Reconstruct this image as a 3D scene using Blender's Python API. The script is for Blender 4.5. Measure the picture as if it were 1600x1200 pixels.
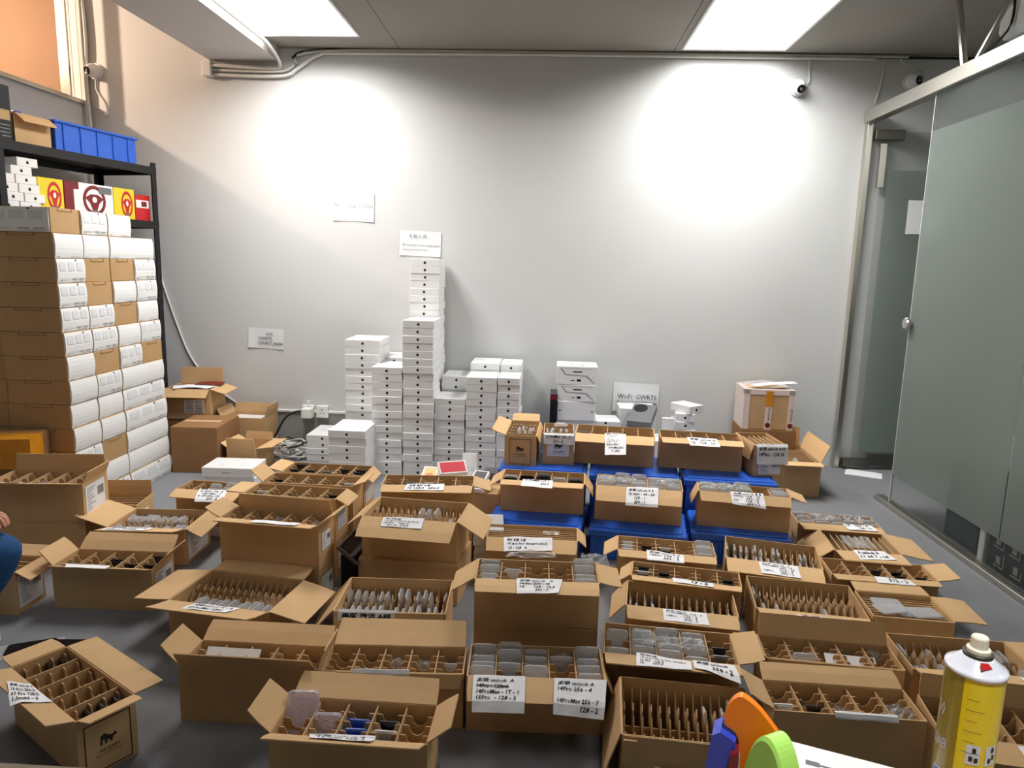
import bpy, math, random
from mathutils import Vector, Matrix
R = math.radians
random.seed(7)
for o in list(bpy.data.objects): bpy.data.objects.remove(o)
SC = bpy.context.scene
COL = SC.collection

# ------------------------------------------------------------------ camera, world, exposure
cam_d = bpy.data.cameras.new('camera')
cam_d.sensor_width = 36.0
cam_d.lens = 1115.0 / 1600.0 * 36.0
cam_d.clip_start = 0.05
cam = bpy.data.objects.new('camera', cam_d); COL.objects.link(cam)
_p, _y, _r = R(9.6), R(2.6), R(1.4)
_fw = Vector((-math.sin(_y) * math.cos(_p), math.cos(_y) * math.cos(_p), -math.sin(_p)))
_rt = Vector((math.cos(_y), math.sin(_y), 0)); _up = _rt.cross(_fw)
_rt2 = _rt * math.cos(_r) + _up * math.sin(_r); _up2 = _up * math.cos(_r) - _rt * math.sin(_r)
cam.matrix_world = Matrix(((_rt2.x, _up2.x, -_fw.x, 0), (_rt2.y, _up2.y, -_fw.y, 0), (_rt2.z, _up2.z, -_fw.z, 1.32), (0, 0, 0, 1)))
SC.camera = cam
world = bpy.data.worlds.new('world'); SC.world = world
world.use_nodes = True
world.node_tree.nodes['Background'].inputs[0].default_value = (.55, .58, .62, 1)
world.node_tree.nodes['Background'].inputs[1].default_value = .02
vs = SC.view_settings
vs.view_transform = 'Standard'; vs.look = 'None'; vs.exposure = 0.0; vs.gamma = 1.0; vs.use_curve_mapping = False
SC.cycles.max_bounces = 8; SC.cycles.transparent_max_bounces = 16
PANEL_STRENGTH = 1.6          # glow of the two ceiling panels' covers
PANEL_WATTS, PANEL_SPREAD = 46.0, 160.0   # what each of them sends down
NEAR_FILL_WATTS = 4.5       # added fill pair out of view, lifts the near cartons
DESK_FILL_WATTS = 140.0        # added fill light over the desk, out of view
NEXT_ROOM_WATTS = 170.0        # warm lamp of the room behind the transom
CORRIDOR_FILL_STRENGTH = 17.0       # added corridor panel, unseen, brightens the frosted glass

# ------------------------------------------------------------------ materials
MATS = {}
def srgb(r, g, b):
    f = lambda c: (c / 255 / 12.92) if c / 255 <= .04045 else ((c / 255 + .055) / 1.055) ** 2.4
    return (f(r), f(g), f(b), 1)
def mat(name, col, rough=.6, metal=0, noise=0, scale=30, bump=0, bscale=200, spec=.5, coat=0, rnd=0, stretch=None):
    m = bpy.data.materials.new(name); m.use_nodes = True
    nt = m.node_tree; b = nt.nodes['Principled BSDF']
    b.inputs['Base Color'].default_value = col; b.inputs['Roughness'].default_value = rough
    b.inputs['Metallic'].default_value = metal; b.inputs['Specular IOR Level'].default_value = spec
    if coat: b.inputs['Coat Weight'].default_value = coat
    tc = nt.nodes.new('ShaderNodeTexCoord')
    src = tc.outputs['Object']
    if stretch:
        mp = nt.nodes.new('ShaderNodeMapping'); mp.inputs['Scale'].default_value = stretch
        nt.links.new(src, mp.inputs[0]); src = mp.outputs[0]
    if noise or rnd:
        n = nt.nodes.new('ShaderNodeTexNoise'); n.inputs['Scale'].default_value = scale; n.inputs['Detail'].default_value = 4
        nt.links.new(src, n.inputs['Vector'])
        hs = nt.nodes.new('ShaderNodeHueSaturation'); hs.inputs['Color'].default_value = col
        mr = nt.nodes.new('ShaderNodeMapRange'); mr.inputs['From Min'].default_value = .3; mr.inputs['From Max'].default_value = .7
        mr.inputs['To Min'].default_value = 1 - noise; mr.inputs['To Max'].default_value = 1 + noise
        nt.links.new(n.outputs['Fac'], mr.inputs['Value'])
        out = mr.outputs['Result']
        if rnd:
            oi = nt.nodes.new('ShaderNodeObjectInfo')
            m2 = nt.nodes.new('ShaderNodeMapRange'); m2.inputs['To Min'].default_value = 1 - rnd; m2.inputs['To Max'].default_value = 1 + rnd
            nt.links.new(oi.outputs['Random'], m2.inputs['Value'])
            mu = nt.nodes.new('ShaderNodeMath'); mu.operation = 'MULTIPLY'
            nt.links.new(out, mu.inputs[0]); nt.links.new(m2.outputs['Result'], mu.inputs[1]); out = mu.outputs[0]
        nt.links.new(out, hs.inputs['Value']); nt.links.new(hs.outputs['Color'], b.inputs['Base Color'])
    if bump:
        n2 = nt.nodes.new('ShaderNodeTexNoise'); n2.inputs['Scale'].default_value = bscale; n2.inputs['Detail'].default_value = 3
        nt.links.new(src, n2.inputs['Vector'])
        bp = nt.nodes.new('ShaderNodeBump'); bp.inputs['Strength'].default_value = bump; bp.inputs['Distance'].default_value = .002
        nt.links.new(n2.outputs['Fac'], bp.inputs['Height']); nt.links.new(bp.outputs['Normal'], b.inputs['Normal'])
    MATS[name] = m
    return m
def emit(name, col, s):
    m = bpy.data.materials.new(name); m.use_nodes = True; nt = m.node_tree
    nt.nodes.remove(nt.nodes['Principled BSDF'])
    e = nt.nodes.new('ShaderNodeEmission'); e.inputs[0].default_value = col; e.inputs[1].default_value = s
    nt.links.new(e.outputs[0], nt.nodes['Material Output'].inputs[0]); MATS[name] = m
def see_through(name, col, clear, rough, gloss=.5, translucent=0.0, wrinkle=0.0):
    """thin plastic or glass: part of the light goes straight on, the rest is scattered by the surface"""
    m = bpy.data.materials.new(name); m.use_nodes = True; nt = m.node_tree
    b = nt.nodes['Principled BSDF']; b.inputs['Base Color'].default_value = col; b.inputs['Roughness'].default_value = rough
    b.inputs['Specular IOR Level'].default_value = gloss
    sh = b.outputs[0]
    if translucent:
        t = nt.nodes.new('ShaderNodeBsdfTranslucent'); t.inputs[0].default_value = col
        mx0 = nt.nodes.new('ShaderNodeMixShader'); mx0.inputs[0].default_value = translucent
        nt.links.new(sh, mx0.inputs[1]); nt.links.new(t.outputs[0], mx0.inputs[2]); sh = mx0.outputs[0]
    if wrinkle:
        tc = nt.nodes.new('ShaderNodeTexCoord'); nz = nt.nodes.new('ShaderNodeTexNoise'); nz.inputs['Scale'].default_value = 45; nz.inputs['Distortion'].default_value = 1.5
        nt.links.new(tc.outputs['Object'], nz.inputs['Vector'])
        bp = nt.nodes.new('ShaderNodeBump'); bp.inputs['Strength'].default_value = wrinkle; bp.inputs['Distance'].default_value = .006
        nt.links.new(nz.outputs['Fac'], bp.inputs['Height']); nt.links.new(bp.outputs['Normal'], b.inputs['Normal'])
    tr = nt.nodes.new('ShaderNodeBsdfTransparent')
    mx = nt.nodes.new('ShaderNodeMixShader'); mx.inputs[0].default_value = clear
    nt.links.new(sh, mx.inputs[1]); nt.links.new(tr.outputs[0], mx.inputs[2])
    nt.links.new(mx.outputs[0], nt.nodes['Material Output'].inputs[0]); MATS[name] = m
    return m

mat('wall_paint', srgb(206, 207, 206), .75, noise=.015, scale=2.5, bump=.05, bscale=60)
mat('wall_grey', srgb(150, 150, 148), .7, noise=.03, scale=6)
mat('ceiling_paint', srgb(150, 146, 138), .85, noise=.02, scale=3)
mat('beam_paint', srgb(200, 196, 192), .8, noise=.015, scale=3)
mat('carpet', srgb(130, 131, 134), .95, noise=.16, scale=260, bump=.9, bscale=420, spec=.1)
mat('kraft', srgb(209, 172, 126), .8, noise=.05, scale=9, bump=.05, bscale=150, spec=.25, rnd=.07)
mat('kraft_board', srgb(196, 163, 122), .85, noise=.06, scale=14, spec=.2, rnd=.08)
mat('kraft_pile', srgb(182, 147, 104), .8, noise=.04, scale=9, spec=.25, rnd=.04)
mat('kraft_old', srgb(148, 110, 74), .8, noise=.08, scale=7, spec=.25)
mat('white_card', srgb(236, 236, 236), .35, noise=.01, scale=5, spec=.5, rnd=.015)
mat('white_matt', srgb(232, 232, 230), .55, spec=.4)
mat('paper', srgb(240, 240, 243), .8, noise=.02, scale=8, spec=.2)
mat('wall_sheet', srgb(226, 228, 230), .7, spec=.3)
mat('ink', srgb(22, 22, 26), .6, spec=.2)
mat('grey_ink', srgb(150, 152, 155), .6, spec=.2)
mat('pale_ink', srgb(214, 216, 218), .6, spec=.2)
mat('brown_ink', srgb(92, 58, 30), .7, spec=.2)
mat('black_plastic', srgb(20, 21, 23), .3, spec=.5)
mat('phone_black', srgb(16, 17, 20), .18, spec=.6)
mat('phone_white', srgb(225, 225, 225), .2, spec=.6)
mat('phone_silver', srgb(150, 152, 158), .25, metal=.4)
mat('phone_blue', srgb(40, 90, 190), .2, spec=.6)
mat('phone_red', srgb(170, 35, 40), .2, spec=.6)
mat('blue_plastic', srgb(38, 98, 208), .38, noise=.03, scale=12, spec=.5)
mat('black_metal', srgb(32, 32, 34), .45, metal=.2, spec=.4)
mat('steel', srgb(196, 192, 182), .28, metal=.9, noise=.02, scale=20, stretch=(1, 1, 30))
mat('chrome', srgb(210, 210, 210), .12, metal=1)
mat('dark_steel', srgb(96, 92, 84), .4, metal=.8)
mat('grey_box', srgb(112, 113, 115), .5, spec=.3)
mat('cable_white', srgb(222, 220, 214), .5)
mat('cable_black', srgb(18, 18, 18), .5)
mat('socket_white', srgb(236, 236, 232), .3)
mat('lamp_frame', srgb(235, 235, 235), .5)
mat('orange_plastic', srgb(255, 132, 14), .3, spec=.5)
mat('blue_enamel', srgb(48, 70, 190), .3, spec=.5)
mat('lime_plastic', srgb(176, 232, 108), .4, spec=.4)
mat('packing_tape', srgb(198, 128, 48), .25, coat=.4)
mat('amber_tape', srgb(214, 142, 30), .22, coat=.5, noise=.12, scale=12)
mat('tape_core', srgb(170, 108, 74), .8)
mat('can_yellow', srgb(246, 218, 16), .25, coat=.5)
mat('can_olive', srgb(150, 132, 40), .25, coat=.5)
mat('can_white', srgb(225, 228, 240), .2, coat=.4)
mat('cream_plastic', srgb(236, 232, 212), .45)
mat('desk_top', srgb(168, 150, 128), .5, noise=.08, scale=6, stretch=(1, 8, 1))
mat('jeans', srgb(44, 84, 132), .85, noise=.14, scale=40, bump=.4, bscale=300, spec=.15)
mat('shirt', srgb(58, 60, 66), .9, noise=.05, scale=30, spec=.15)
mat('skin', srgb(206, 150, 120), .55, noise=.04, scale=30, spec=.35)
mat('hair', srgb(24, 20, 18), .6)
mat('shoe', srgb(40, 40, 44), .7)
mat('red_card', srgb(196, 30, 34), .4)
mat('dark_red', srgb(120, 22, 28), .4)
mat('yellow_card', srgb(230, 206, 40), .4)
mat('photo_orange', srgb(244, 124, 60), .3)
mat('photo_peach', srgb(250, 190, 120), .3)
mat('photo_red', srgb(214, 78, 86), .3)
mat('photo_grey', srgb(96, 94, 98), .3)
mat('pink_clear', srgb(228, 212, 206), .3)
mat('next_wall', srgb(128, 98, 74), .8)
mat('corridor_wall', srgb(178, 182, 174), .8, noise=.03, scale=3)
mat('dark_cabinet', srgb(40, 50, 52), .6)
mat('logo_ink', srgb(46, 34, 26), .7)
emit('panel_light', (1, .985, .96, 1), PANEL_STRENGTH)
emit('panel_fill', (1, .985, .96, 1), .5)
emit('corridor_fill', (.96, 1, .97, 1), CORRIDOR_FILL_STRENGTH)
see_through('sleeve_film', (.74, .75, .78, 1), .42, .22, .8, .3, .8)
see_through('clear_film', (.75, .76, .78, 1), .70, .1, 1.0, .0, .6)
see_through('clear_glass', (.10, .13, .12, 1), .86, .03, .8)
see_through('pale_case', (.82, .72, .86, 1), .45, .12, 1.0, .0, 1.0)
# frosted film on the glass: scatters light forwards and back, a little greenish
m = bpy.data.materials.new('frosted_glass'); m.use_nodes = True; nt = m.node_tree; b = nt.nodes['Principled BSDF']
b.inputs['Base Color'].default_value = (.33, .37, .345, 1); b.inputs['Roughness'].default_value = .35; b.inputs['IOR'].default_value = 1.2
b.inputs['Transmission Weight'].default_value = .0; b.inputs['Specular IOR Level'].default_value = .35
t = nt.nodes.new('ShaderNodeBsdfTranslucent'); t.inputs[0].default_value = (.68, .73, .69, 1)
g = nt.nodes.new('ShaderNodeBsdfRefraction'); g.inputs['Color'].default_value = (.80, .85, .81, 1); g.inputs['Roughness'].default_value = .32; g.inputs['IOR'].default_value = 1.04
mx1 = nt.nodes.new('ShaderNodeMixShader'); mx1.inputs[0].default_value = .62
nt.links.new(t.outputs[0], mx1.inputs[1]); nt.links.new(g.outputs[0], mx1.inputs[2])
mx2 = nt.nodes.new('ShaderNodeMixShader'); mx2.inputs[0].default_value = .68
nt.links.new(b.outputs[0], mx2.inputs[1]); nt.links.new(mx1.outputs[0], mx2.inputs[2])
nt.links.new(mx2.outputs[0], nt.nodes['Material Output'].inputs[0]); MATS['frosted_glass'] = m

# ------------------------------------------------------------------ mesh helpers
class MB:
    def __init__(s): s.v = []; s.f = []; s.m = []
    def add(s, v, f, mi=0):
        n = len(s.v); s.v += [tuple(p) for p in v]; s.f += [tuple(i + n for i in q) for q in f]; s.m += [mi] * len(f); return s
    def box(s, x0, x1, y0, y1, z0, z1, mi=0, M=None):
        v = [(x, y, z) for z in (z0, z1) for y in (y0, y1) for x in (x0, x1)]
        if M is not None: v = [M @ Vector(p) for p in v]
        return s.add(v, [(0, 2, 3, 1), (4, 5, 7, 6), (0, 1, 5, 4), (2, 6, 7, 3), (0, 4, 6, 2), (1, 3, 7, 5)], mi)
    def cbox(s, x0, x1, y0, y1, z0, z1, b=.002, mi=0, M=None):
        """box with chamfered edges"""
        v = []; f = []; idx = {}
        for ax in range(3):
            for sg in (0, 1):
                for a in (0, 1):
                    for c in (0, 1):
                        o = [ax, (ax + 1) % 3, (ax + 2) % 3]; p = [0, 0, 0]
                        L = ((x0, x1), (y0, y1), (z0, z1))
                        p[ax] = L[ax][sg]
                        p[o[1]] = L[o[1]][a] + (b if a == 0 else -b); p[o[2]] = L[o[2]][c] + (b if c == 0 else -b)
                        key = [0, 0, 0]; key[ax] = sg; key[o[1]] = a; key[o[2]] = c
                        idx[(ax, tuple(key))] = len(v); v.append(tuple(p))
        for ax in range(3):
            for sg in (0, 1):
                def k(a, c, ax=ax, sg=sg):
                    key = [0, 0, 0]; key[ax] = sg; key[(ax + 1) % 3] = a; key[(ax + 2) % 3] = c; return idx[(ax, tuple(key))]
                q = [k(0, 0), k(1, 0), k(1, 1), k(0, 1)]; f.append(tuple(q if sg else q[::-1]))
        for ax in range(3):
            a1, a2 = (ax + 1) % 3, (ax + 2) % 3
            for s1 in (0, 1):
                for s2 in (0, 1):
                    def kk(face, e, a1=a1, a2=a2, s1=s1, s2=s2, ax=ax):
                        key = [0, 0, 0]; key[a1] = s1; key[a2] = s2; key[ax] = e; return idx[(face, tuple(key))]
                    q = [kk(a1, 0), kk(a2, 0), kk(a2, 1), kk(a1, 1)]; f.append(tuple(q if s1 == s2 else q[::-1]))
        for c in [(i, j, k) for i in (0, 1) for j in (0, 1) for k in (0, 1)]:
            q = [idx[(0, c)], idx[(1, c)], idx[(2, c)]]; f.append(tuple(q if sum(c) % 2 else q[::-1]))
        if M is not None: v = [M @ Vector(p) for p in v]
        return s.add(v, f, mi)
    def prism(s, pts, y0, y1, mi=0, M=None):
        """outline in x,z pushed along y"""
        n = len(pts); v = [(p[0], y0, p[1]) for p in pts] + [(p[0], y1, p[1]) for p in pts]
        f = [tuple(range(n)), tuple(range(2 * n - 1, n - 1, -1))] + [(i, n + i, n + (i + 1) % n, (i + 1) % n) for i in range(n)]
        if M is not None: v = [M @ Vector(p) for p in v]
        return s.add(v, f, mi)
    def lathe(s, prof, n=24, mi=0, M=None, cap=True):
        v = []; f = []
        for r, z in prof:
            for i in range(n):
                a = 2 * math.pi * i / n; v.append((r * math.cos(a), r * math.sin(a), z))
        for j in range(len(prof) - 1):
            for i in range(n):
                f.append((j * n + i, j * n + (i + 1) % n, (j + 1) * n + (i + 1) % n, (j + 1) * n + i))
        if cap:
            f.append(tuple(range(n - 1, -1, -1))); f.append(tuple((len(prof) - 1) * n + i for i in range(n)))
        if M is not None: v = [M @ Vector(p) for p in v]
        return s.add(v, f, mi)
    def tube(s, pts, r, n=6, mi=0):
        pts = [Vector(p) for p in pts]; v = []; f = []
        for i, p in enumerate(pts):
            d = (pts[min(i + 1, len(pts) - 1)] - pts[max(i - 1, 0)]).normalized()
            a = d.cross(Vector((0, 0, 1)) if abs(d.z) < .9 else Vector((1, 0, 0))).normalized(); b = d.cross(a)
            for k in range(n):
                t = 2 * math.pi * k / n; v.append(p + (a * math.cos(t) + b * math.sin(t)) * r)
        for i in range(len(pts) - 1):
            for k in range(n): f.append((i * n + k, i * n + (k + 1) % n, (i + 1) * n + (k + 1) % n, (i + 1) * n + k))
        f.append(tuple(range(n - 1, -1, -1))); f.append(tuple((len(pts) - 1) * n + k for k in range(n)))
        return s.add(v, f, mi)
    def mesh(s, name, mats, smooth=False):
        me = bpy.data.meshes.new(name); me.from_pydata(s.v, [], s.f)
        for q in ([mats] if isinstance(mats, str) else mats): me.materials.append(MATS[q])
        if any(s.m): me.polygons.foreach_set('material_index', s.m)
        if smooth: me.polygons.foreach_set('use_smooth', [True] * len(me.polygons))
        me.update(); return me
    def build(s, name, mats, parent=None, loc=(0, 0, 0), rz=0, smooth=False, label=None):
        return place(s.mesh(name, mats, smooth), name, parent, loc, rz, label)
def place(me, name, parent=None, loc=(0, 0, 0), rz=0, label=None, rot=None):
    o = bpy.data.objects.new(name, me); COL.objects.link(o)
    o.location = loc; o.rotation_euler = rot if rot else (0, 0, rz)
    if parent: o.parent = parent
    if label: o['label'] = label
    return o
def tag(o, label, cat, group=None, kind=None):
    o['label'] = label; o['category'] = cat
    if group: o['group'] = group
    if kind: o['kind'] = kind
    return o
def thing(name, label, cat, loc=(0, 0, 0), rz=0, group=None):
    o = bpy.data.objects.new(name, None); COL.objects.link(o); o.location = loc; o.rotation_euler = (0, 0, rz)
    o.empty_display_size = .05
    return tag(o, label, cat, group)
def struct(o, label=None):
    o['kind'] = 'structure'
    if label: o['label'] = label
    return o
def bez(pts, n=8):
    """smooth line through the points"""
    P = [Vector(p) for p in pts]; out = []
    for i in range(len(P) - 1):
        a, b, c, d = P[max(i - 1, 0)], P[i], P[i + 1], P[min(i + 2, len(P) - 1)]
        for k in range(n):
            t = k / n
            out.append(.5 * ((2 * b) + (c - a) * t + (2 * a - 5 * b + 4 * c - d) * t * t + (3 * b - a - 3 * c + d) * t ** 3))
    out.append(P[-1]); return out
def text_geo(body, spacing=1.0, shear=0.0, bold=.0):
    cu = bpy.data.curves.new('lettering', 'FONT'); cu.body = body; cu.resolution_u = 1; cu.space_line = spacing; cu.shear = shear; cu.offset = bold
    ob = bpy.data.objects.new('lettering', cu); me = ob.to_mesh()
    v = [tuple(p.co) for p in me.vertices]; f = [tuple(p.vertices) for p in me.polygons]
    ob.to_mesh_clear(); bpy.data.objects.remove(ob); bpy.data.curves.remove(cu)
    xs = [p[0] for p in v]; ys = [p[1] for p in v]
    x0, x1, y0, y1 = min(xs), max(xs), min(ys), max(ys)
    return [((p[0] - x0) / (x1 - x0), (p[1] - y0) / (y1 - y0)) for p in v], f, (x1 - x0) / (y1 - y0)
ORD = ['first', 'second', 'third', 'fourth', 'fifth', 'sixth', 'seventh', 'eighth', 'ninth', 'tenth', 'eleventh', 'twelfth', 'thirteenth', 'fourteenth', 'fifteenth', 'sixteenth',
       'seventeenth', 'eighteenth', 'nineteenth', 'twentieth', 'twenty-first', 'twenty-second', 'twenty-third', 'twenty-fourth', 'twenty-fifth', 'twenty-sixth', 'twenty-seventh', 'twenty-eighth', 'twenty-ninth', 'thirtieth']
# ------------------------------------------------------------------ the setting
XL, XR, YB, ZC = -3.1, 2.0, 4.85, 2.66
struct(MB().box(-5.2, 3.7, -2.2, 5.2, -.06, 0).build('floor', 'carpet'), 'dark grey carpeted floor')
struct(MB().box(XL - .1, 3.7, YB, YB + .1, 0, 3.2).build('wall_back', 'wall_paint'), 'white painted back wall')
# grey base strip of the back wall under a white ledge
bb = struct(MB().box(XL, -.2, YB - .004, YB, 0, .25).build('baseboard_back', 'wall_grey'), 'grey base of the back wall below a white ledge')
MB().cbox(XL, -.2, YB - .016, YB, .25, .268, .003).build('ledge', 'white_matt', bb)
wl = struct(MB().box(XL - .1, XL, -2.2, YB, 0, 2.295).build('wall_left', 'wall_paint'), 'white wall below the transom window')
struct(MB().box(XL - .1, XL, 4.80, YB, 2.295, 3.2).build('wall_left_pier', 'wall_paint'), 'narrow wall pier in the corner')
struct(MB().box(-5.2, 3.7, -2.3, -2.2, 0, 3.2).build('wall_front', 'wall_paint'), 'white wall behind the camera')
struct(MB().box(3.6, 3.7, -2.2, 5.2, 0, 3.2).build('wall_right', 'corridor_wall'), 'grey far wall of the corridor')
# transom window towards the next room
w1 = struct(MB().box(XL - .09, XL + .02, -2.2, 4.80, 2.285, 2.31).build('window_1', 'steel'), 'transom window with metal frame, lit warm from the next room')
MB().box(XL - .05, XL + .012, 4.672, 4.69, 2.31, 3.1).build('window_frame', 'steel', w1)
MB().box(XL - .09, XL + .01, 2.6, 2.64, 2.31, 3.1).build('window_frame', 'steel', w1)
MB().box(XL - .05, XL - .042, -2.2, 4.80, 2.31, 3.1).build('pane', 'clear_glass', w1)
MB().cbox(XL, XL + .03, 4.80, 4.83, 1.0, 3.1, .004).build('trim_conduit', 'beam_paint', w1)
# next room, seen only through the transom
struct(MB().box(-5.2, -5.1, -2.2, 5.2, 0, 3.2).build('wall_next_room', 'next_wall'), 'warm-lit far wall of the next room')
struct(MB().box(-5.2, XL - .1, 5.0, 5.1, 0, 3.2).build('wall_next_room_end', 'next_wall'), 'end wall of the next room')
lp = thing('next_room_lamp', 'warm bulb in the next room behind the transom', 'lamp', (-3.95, 4.05, 2.88))
MB().lathe([(.012, .06), (.02, .04), (.03, .015), (.022, -.01), (.008, -.022)], 12).build('bulb', 'lamp_frame', lp)
MB().lathe([(.018, .06), (.018, .15)], 10).build('bulb_holder', 'black_plastic', lp)
ld = bpy.data.lights.new('bulb_light', 'POINT'); ld.energy = NEXT_ROOM_WATTS; ld.color = (1, .74, .54); ld.shadow_soft_size = .03
lo = bpy.data.objects.new('bulb_light', ld); COL.objects.link(lo); lo.location = (0, 0, -.05); lo.parent = lp
# ceilings: main slabs with open joints, a dropped beam, a higher ceiling beyond it
for k, (x0, x1) in enumerate(((-1.785, -.995), (-.991, .745), (.749, 3.7))):
    struct(MB().box(x0, x1, -2.2, 5.2, ZC, ZC + .08).build('ceiling', 'ceiling_paint'), 'plain off-white ceiling slab')
struct(MB().box(-2.245, -1.785, -2.2, YB, 2.578, 3.2).build('trim_1', 'beam_paint'), 'dropped beam along the ceiling')
struct(MB().box(-5.2, -2.245, -2.2, 5.2, 3.1, 3.2).build('ceiling_upper', 'beam_paint'), 'higher ceiling beyond the dropped beam')
struct(MB().box(-1.785, 3.7, -2.2, 5.2, ZC + .085, 3.2).build('ceiling_void', 'dark_cabinet'), 'dark void above the ceiling slabs')

def ceiling_panel(x0, x1, y0, y1, label, watts=0, m='panel_light'):
    t = thing('ceiling_light', label, 'light', ((x0 + x1) / 2, (y0 + y1) / 2, ZC))
    w, d = (x1 - x0) / 2, (y1 - y0) / 2
    b = MB(); e = .012
    b.box(-w - e, -w, -d - e, d + e, -.012, 0); b.box(w, w + e, -d - e, d + e, -.012, 0)
    b.box(-w, w, -d - e, -d, -.012, 0); b.box(-w, w, d, d + e, -.012, 0)
    b.build('frame', 'lamp_frame', t)
    MB().box(-w, w, -d, d, -.008, -.002).build('diffuser', m, t)
    if watts:                                        # the panel's prismatic cover sends its light mostly downwards
        ad = bpy.data.lights.new('panel_glow', 'AREA'); ad.shape = 'RECTANGLE'; ad.size = 2 * w; ad.size_y = 2 * d
        ad.energy = watts; ad.color = (1, .985, .965); ad.spread = R(PANEL_SPREAD)
        ao = bpy.data.objects.new('panel_glow', ad); COL.objects.link(ao); ao.location = (0, 0, -.0135); ao.parent = t
ceiling_panel(-1.775, -1.19, 3.37, 4.55, 'square-edged white ceiling light panel beside the dropped beam', PANEL_WATTS)
ceiling_panel(.80, 1.41, 3.55, 4.74, 'white ceiling light panel nearest the frosted glass partition', PANEL_WATTS)
ceiling_panel(-1.775, -1.19, .95, 2.13, 'added unseen fill panel over the near cartons beside the beam', NEAR_FILL_WATTS, 'panel_fill')  # this panel and the next are added fill, unseen, for the near cartons
ceiling_panel(.80, 1.41, .95, 2.13, 'added unseen fill panel over the near cartons by the glass', NEAR_FILL_WATTS, 'panel_fill')
ceiling_panel(2.5, 3.1, 1.0, 2.2, 'added unseen fill panel in the corridor behind the frosted glass', 0, 'corridor_fill')  # put in out of view so the frosted glass gets light from behind

t = thing('desk_fill', 'added unseen fill light in the ceiling above the desk', 'light', (.36, .18, ZC))  # spot added to brighten the things on the desk
MB().lathe([(.05, -.004), (.06, -.006), (.062, 0), (.05, 0), (.05, -.004)], 24, cap=False).build('trim_ring', 'lamp_frame', t)
MB().lathe([(.0495, -.002), (.0495, -.001)], 24).build('diffuser', 'panel_light', t)
sd = bpy.data.lights.new('desk_fill_beam', 'SPOT'); sd.energy = DESK_FILL_WATTS; sd.spot_size = R(48); sd.spot_blend = .35; sd.shadow_soft_size = .045; sd.color = (1, .985, .965)
so = bpy.data.objects.new('desk_fill_beam', sd); COL.objects.link(so); so.location = (0, 0, -.012); so.parent = t

# conduit and cables along the ceiling line
tag(MB().cbox(-2.285, -2.225, 4.80, 4.85, 2.475, 2.57, .004).build('junction_box', 'white_matt'), 'small white junction box at the end of the cable run', 'junction box')
runs = [
    ('white cable run sagging lowest from the junction box to the ceiling line', [(-2.235, 4.828, 2.487), (-1.78, 4.828, 2.482), (-1.66, 4.828, 2.53), (-1.52, 4.828, 2.615), (-1.3, 4.83, 2.628), (.2, 4.83, 2.634), (2.0, 4.83, 2.63)], .011),
    ('upper white cable run below the ceiling line, middle strand', [(-2.235, 4.832, 2.517), (-1.8, 4.832, 2.511), (-1.68, 4.832, 2.55), (-1.5, 4.835, 2.64), (0, 4.835, 2.648), (2.2, 4.835, 2.645)], .009),
    ('white conduit bending up from the wall along the dropped beam', [(-2.235, 4.82, 2.545), (-1.86, 4.82, 2.528), (-1.765, 4.80, 2.54), (-1.752, 4.6, 2.60), (-1.76, 4.2, 2.62), (-1.762, 2.5, 2.62), (-1.762, 0, 2.62)], .012),
    ('thin dark cable lying along the ceiling line over the back wall', [(-1.7, 4.84, 2.6), (-1.45, 4.842, 2.652), (0, 4.842, 2.65), (1.2, 4.842, 2.646), (3.2, 4.842, 2.64)], .008)]
for i, (l, p, r) in enumerate(runs):
    tag(MB().tube(bez(p, 6), r, 6).build('cable_run', 'cable_black' if 'dark' in l else 'cable_white', smooth=True), l, 'cable', 'cables along the ceiling line')
tag(MB().tube(bez([(-3.07, 4.82, 3.05), (-3.06, 4.82, 2.7), (-3.075, 4.82, 2.4), (-3.065, 4.82, 2.1), (-3.07, 4.82, 1.3)], 6), .012, 6).build('corner_pipe', 'cable_white', smooth=True), 'pale pipe running down the corner beside the transom window', 'pipe')
tag(MB().tube(bez([(-2.69, 4.842, 1.3), (-2.65, 4.842, 1.14), (-2.56, 4.842, .84), (-2.47, 4.842, .61), (-2.32, 4.842, .42), (-2.16, 4.842, .30)], 6), .006, 6).build('wall_cable', 'cable_white', smooth=True), 'thin white cable drooping down the wall beside the black rack', 'cable')
tag(MB().tube(bez([(2.06, 4.843, 2.64), (2.055, 4.843, 2.5), (2.03, 4.843, 2.37)], 5), .005, 6).build('wall_cable', 'cable_white', smooth=True), 'thin cable dropping to the top of the metal door frame', 'cable')

# dome cameras
def dome_camera(loc, look, label, cable):
    t = thing('security_camera', label, 'camera', loc)
    M = Matrix.Rotation(R(90), 4, 'X')
    MB().lathe([(.048, 0), (.052, .012), (.05, .02)], 24, M=M).build('base', 'white_matt', t, smooth=False)
    d = Vector(look).normalized(); q = d.to_track_quat('Z', 'Y').to_matrix().to_4x4()
    q.translation = (0, -.035, 0)
    pr = [(.0001, -.045)] + [(.045 * math.cos(R(a)), .045 * math.sin(R(a))) for a in range(-80, 61, 20)] + [(.024, .04)]
    hd = MB().lathe(pr, 20, M=q).build('ball', 'white_matt', t, smooth=True)
    MB().lathe([(.025, .036), (.026, .047), (.022, .0475), (.02, .044)], 20, M=q).build('lens', 'black_plastic', hd, smooth=True)
    MB().lathe([(.009, .0445), (.008, .0465)], 12, M=q).build('lens_glass', 'chrome', hd, smooth=True)
    MB().tube(bez(cable, 5), .004, 6).build('lead', 'cable_white', t, smooth=True)
dome_camera((-3.02, 4.85, 2.50), (-.5, -1, -.25), 'white dome camera in the corner by the transom window', [(.0, -.012, -.05), (.0, -.01, -.12), (.05, -.008, -.2), (.06, -.008, -.28), (.02, -.008, -.24), (-.03, -.008, -.22)])
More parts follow.
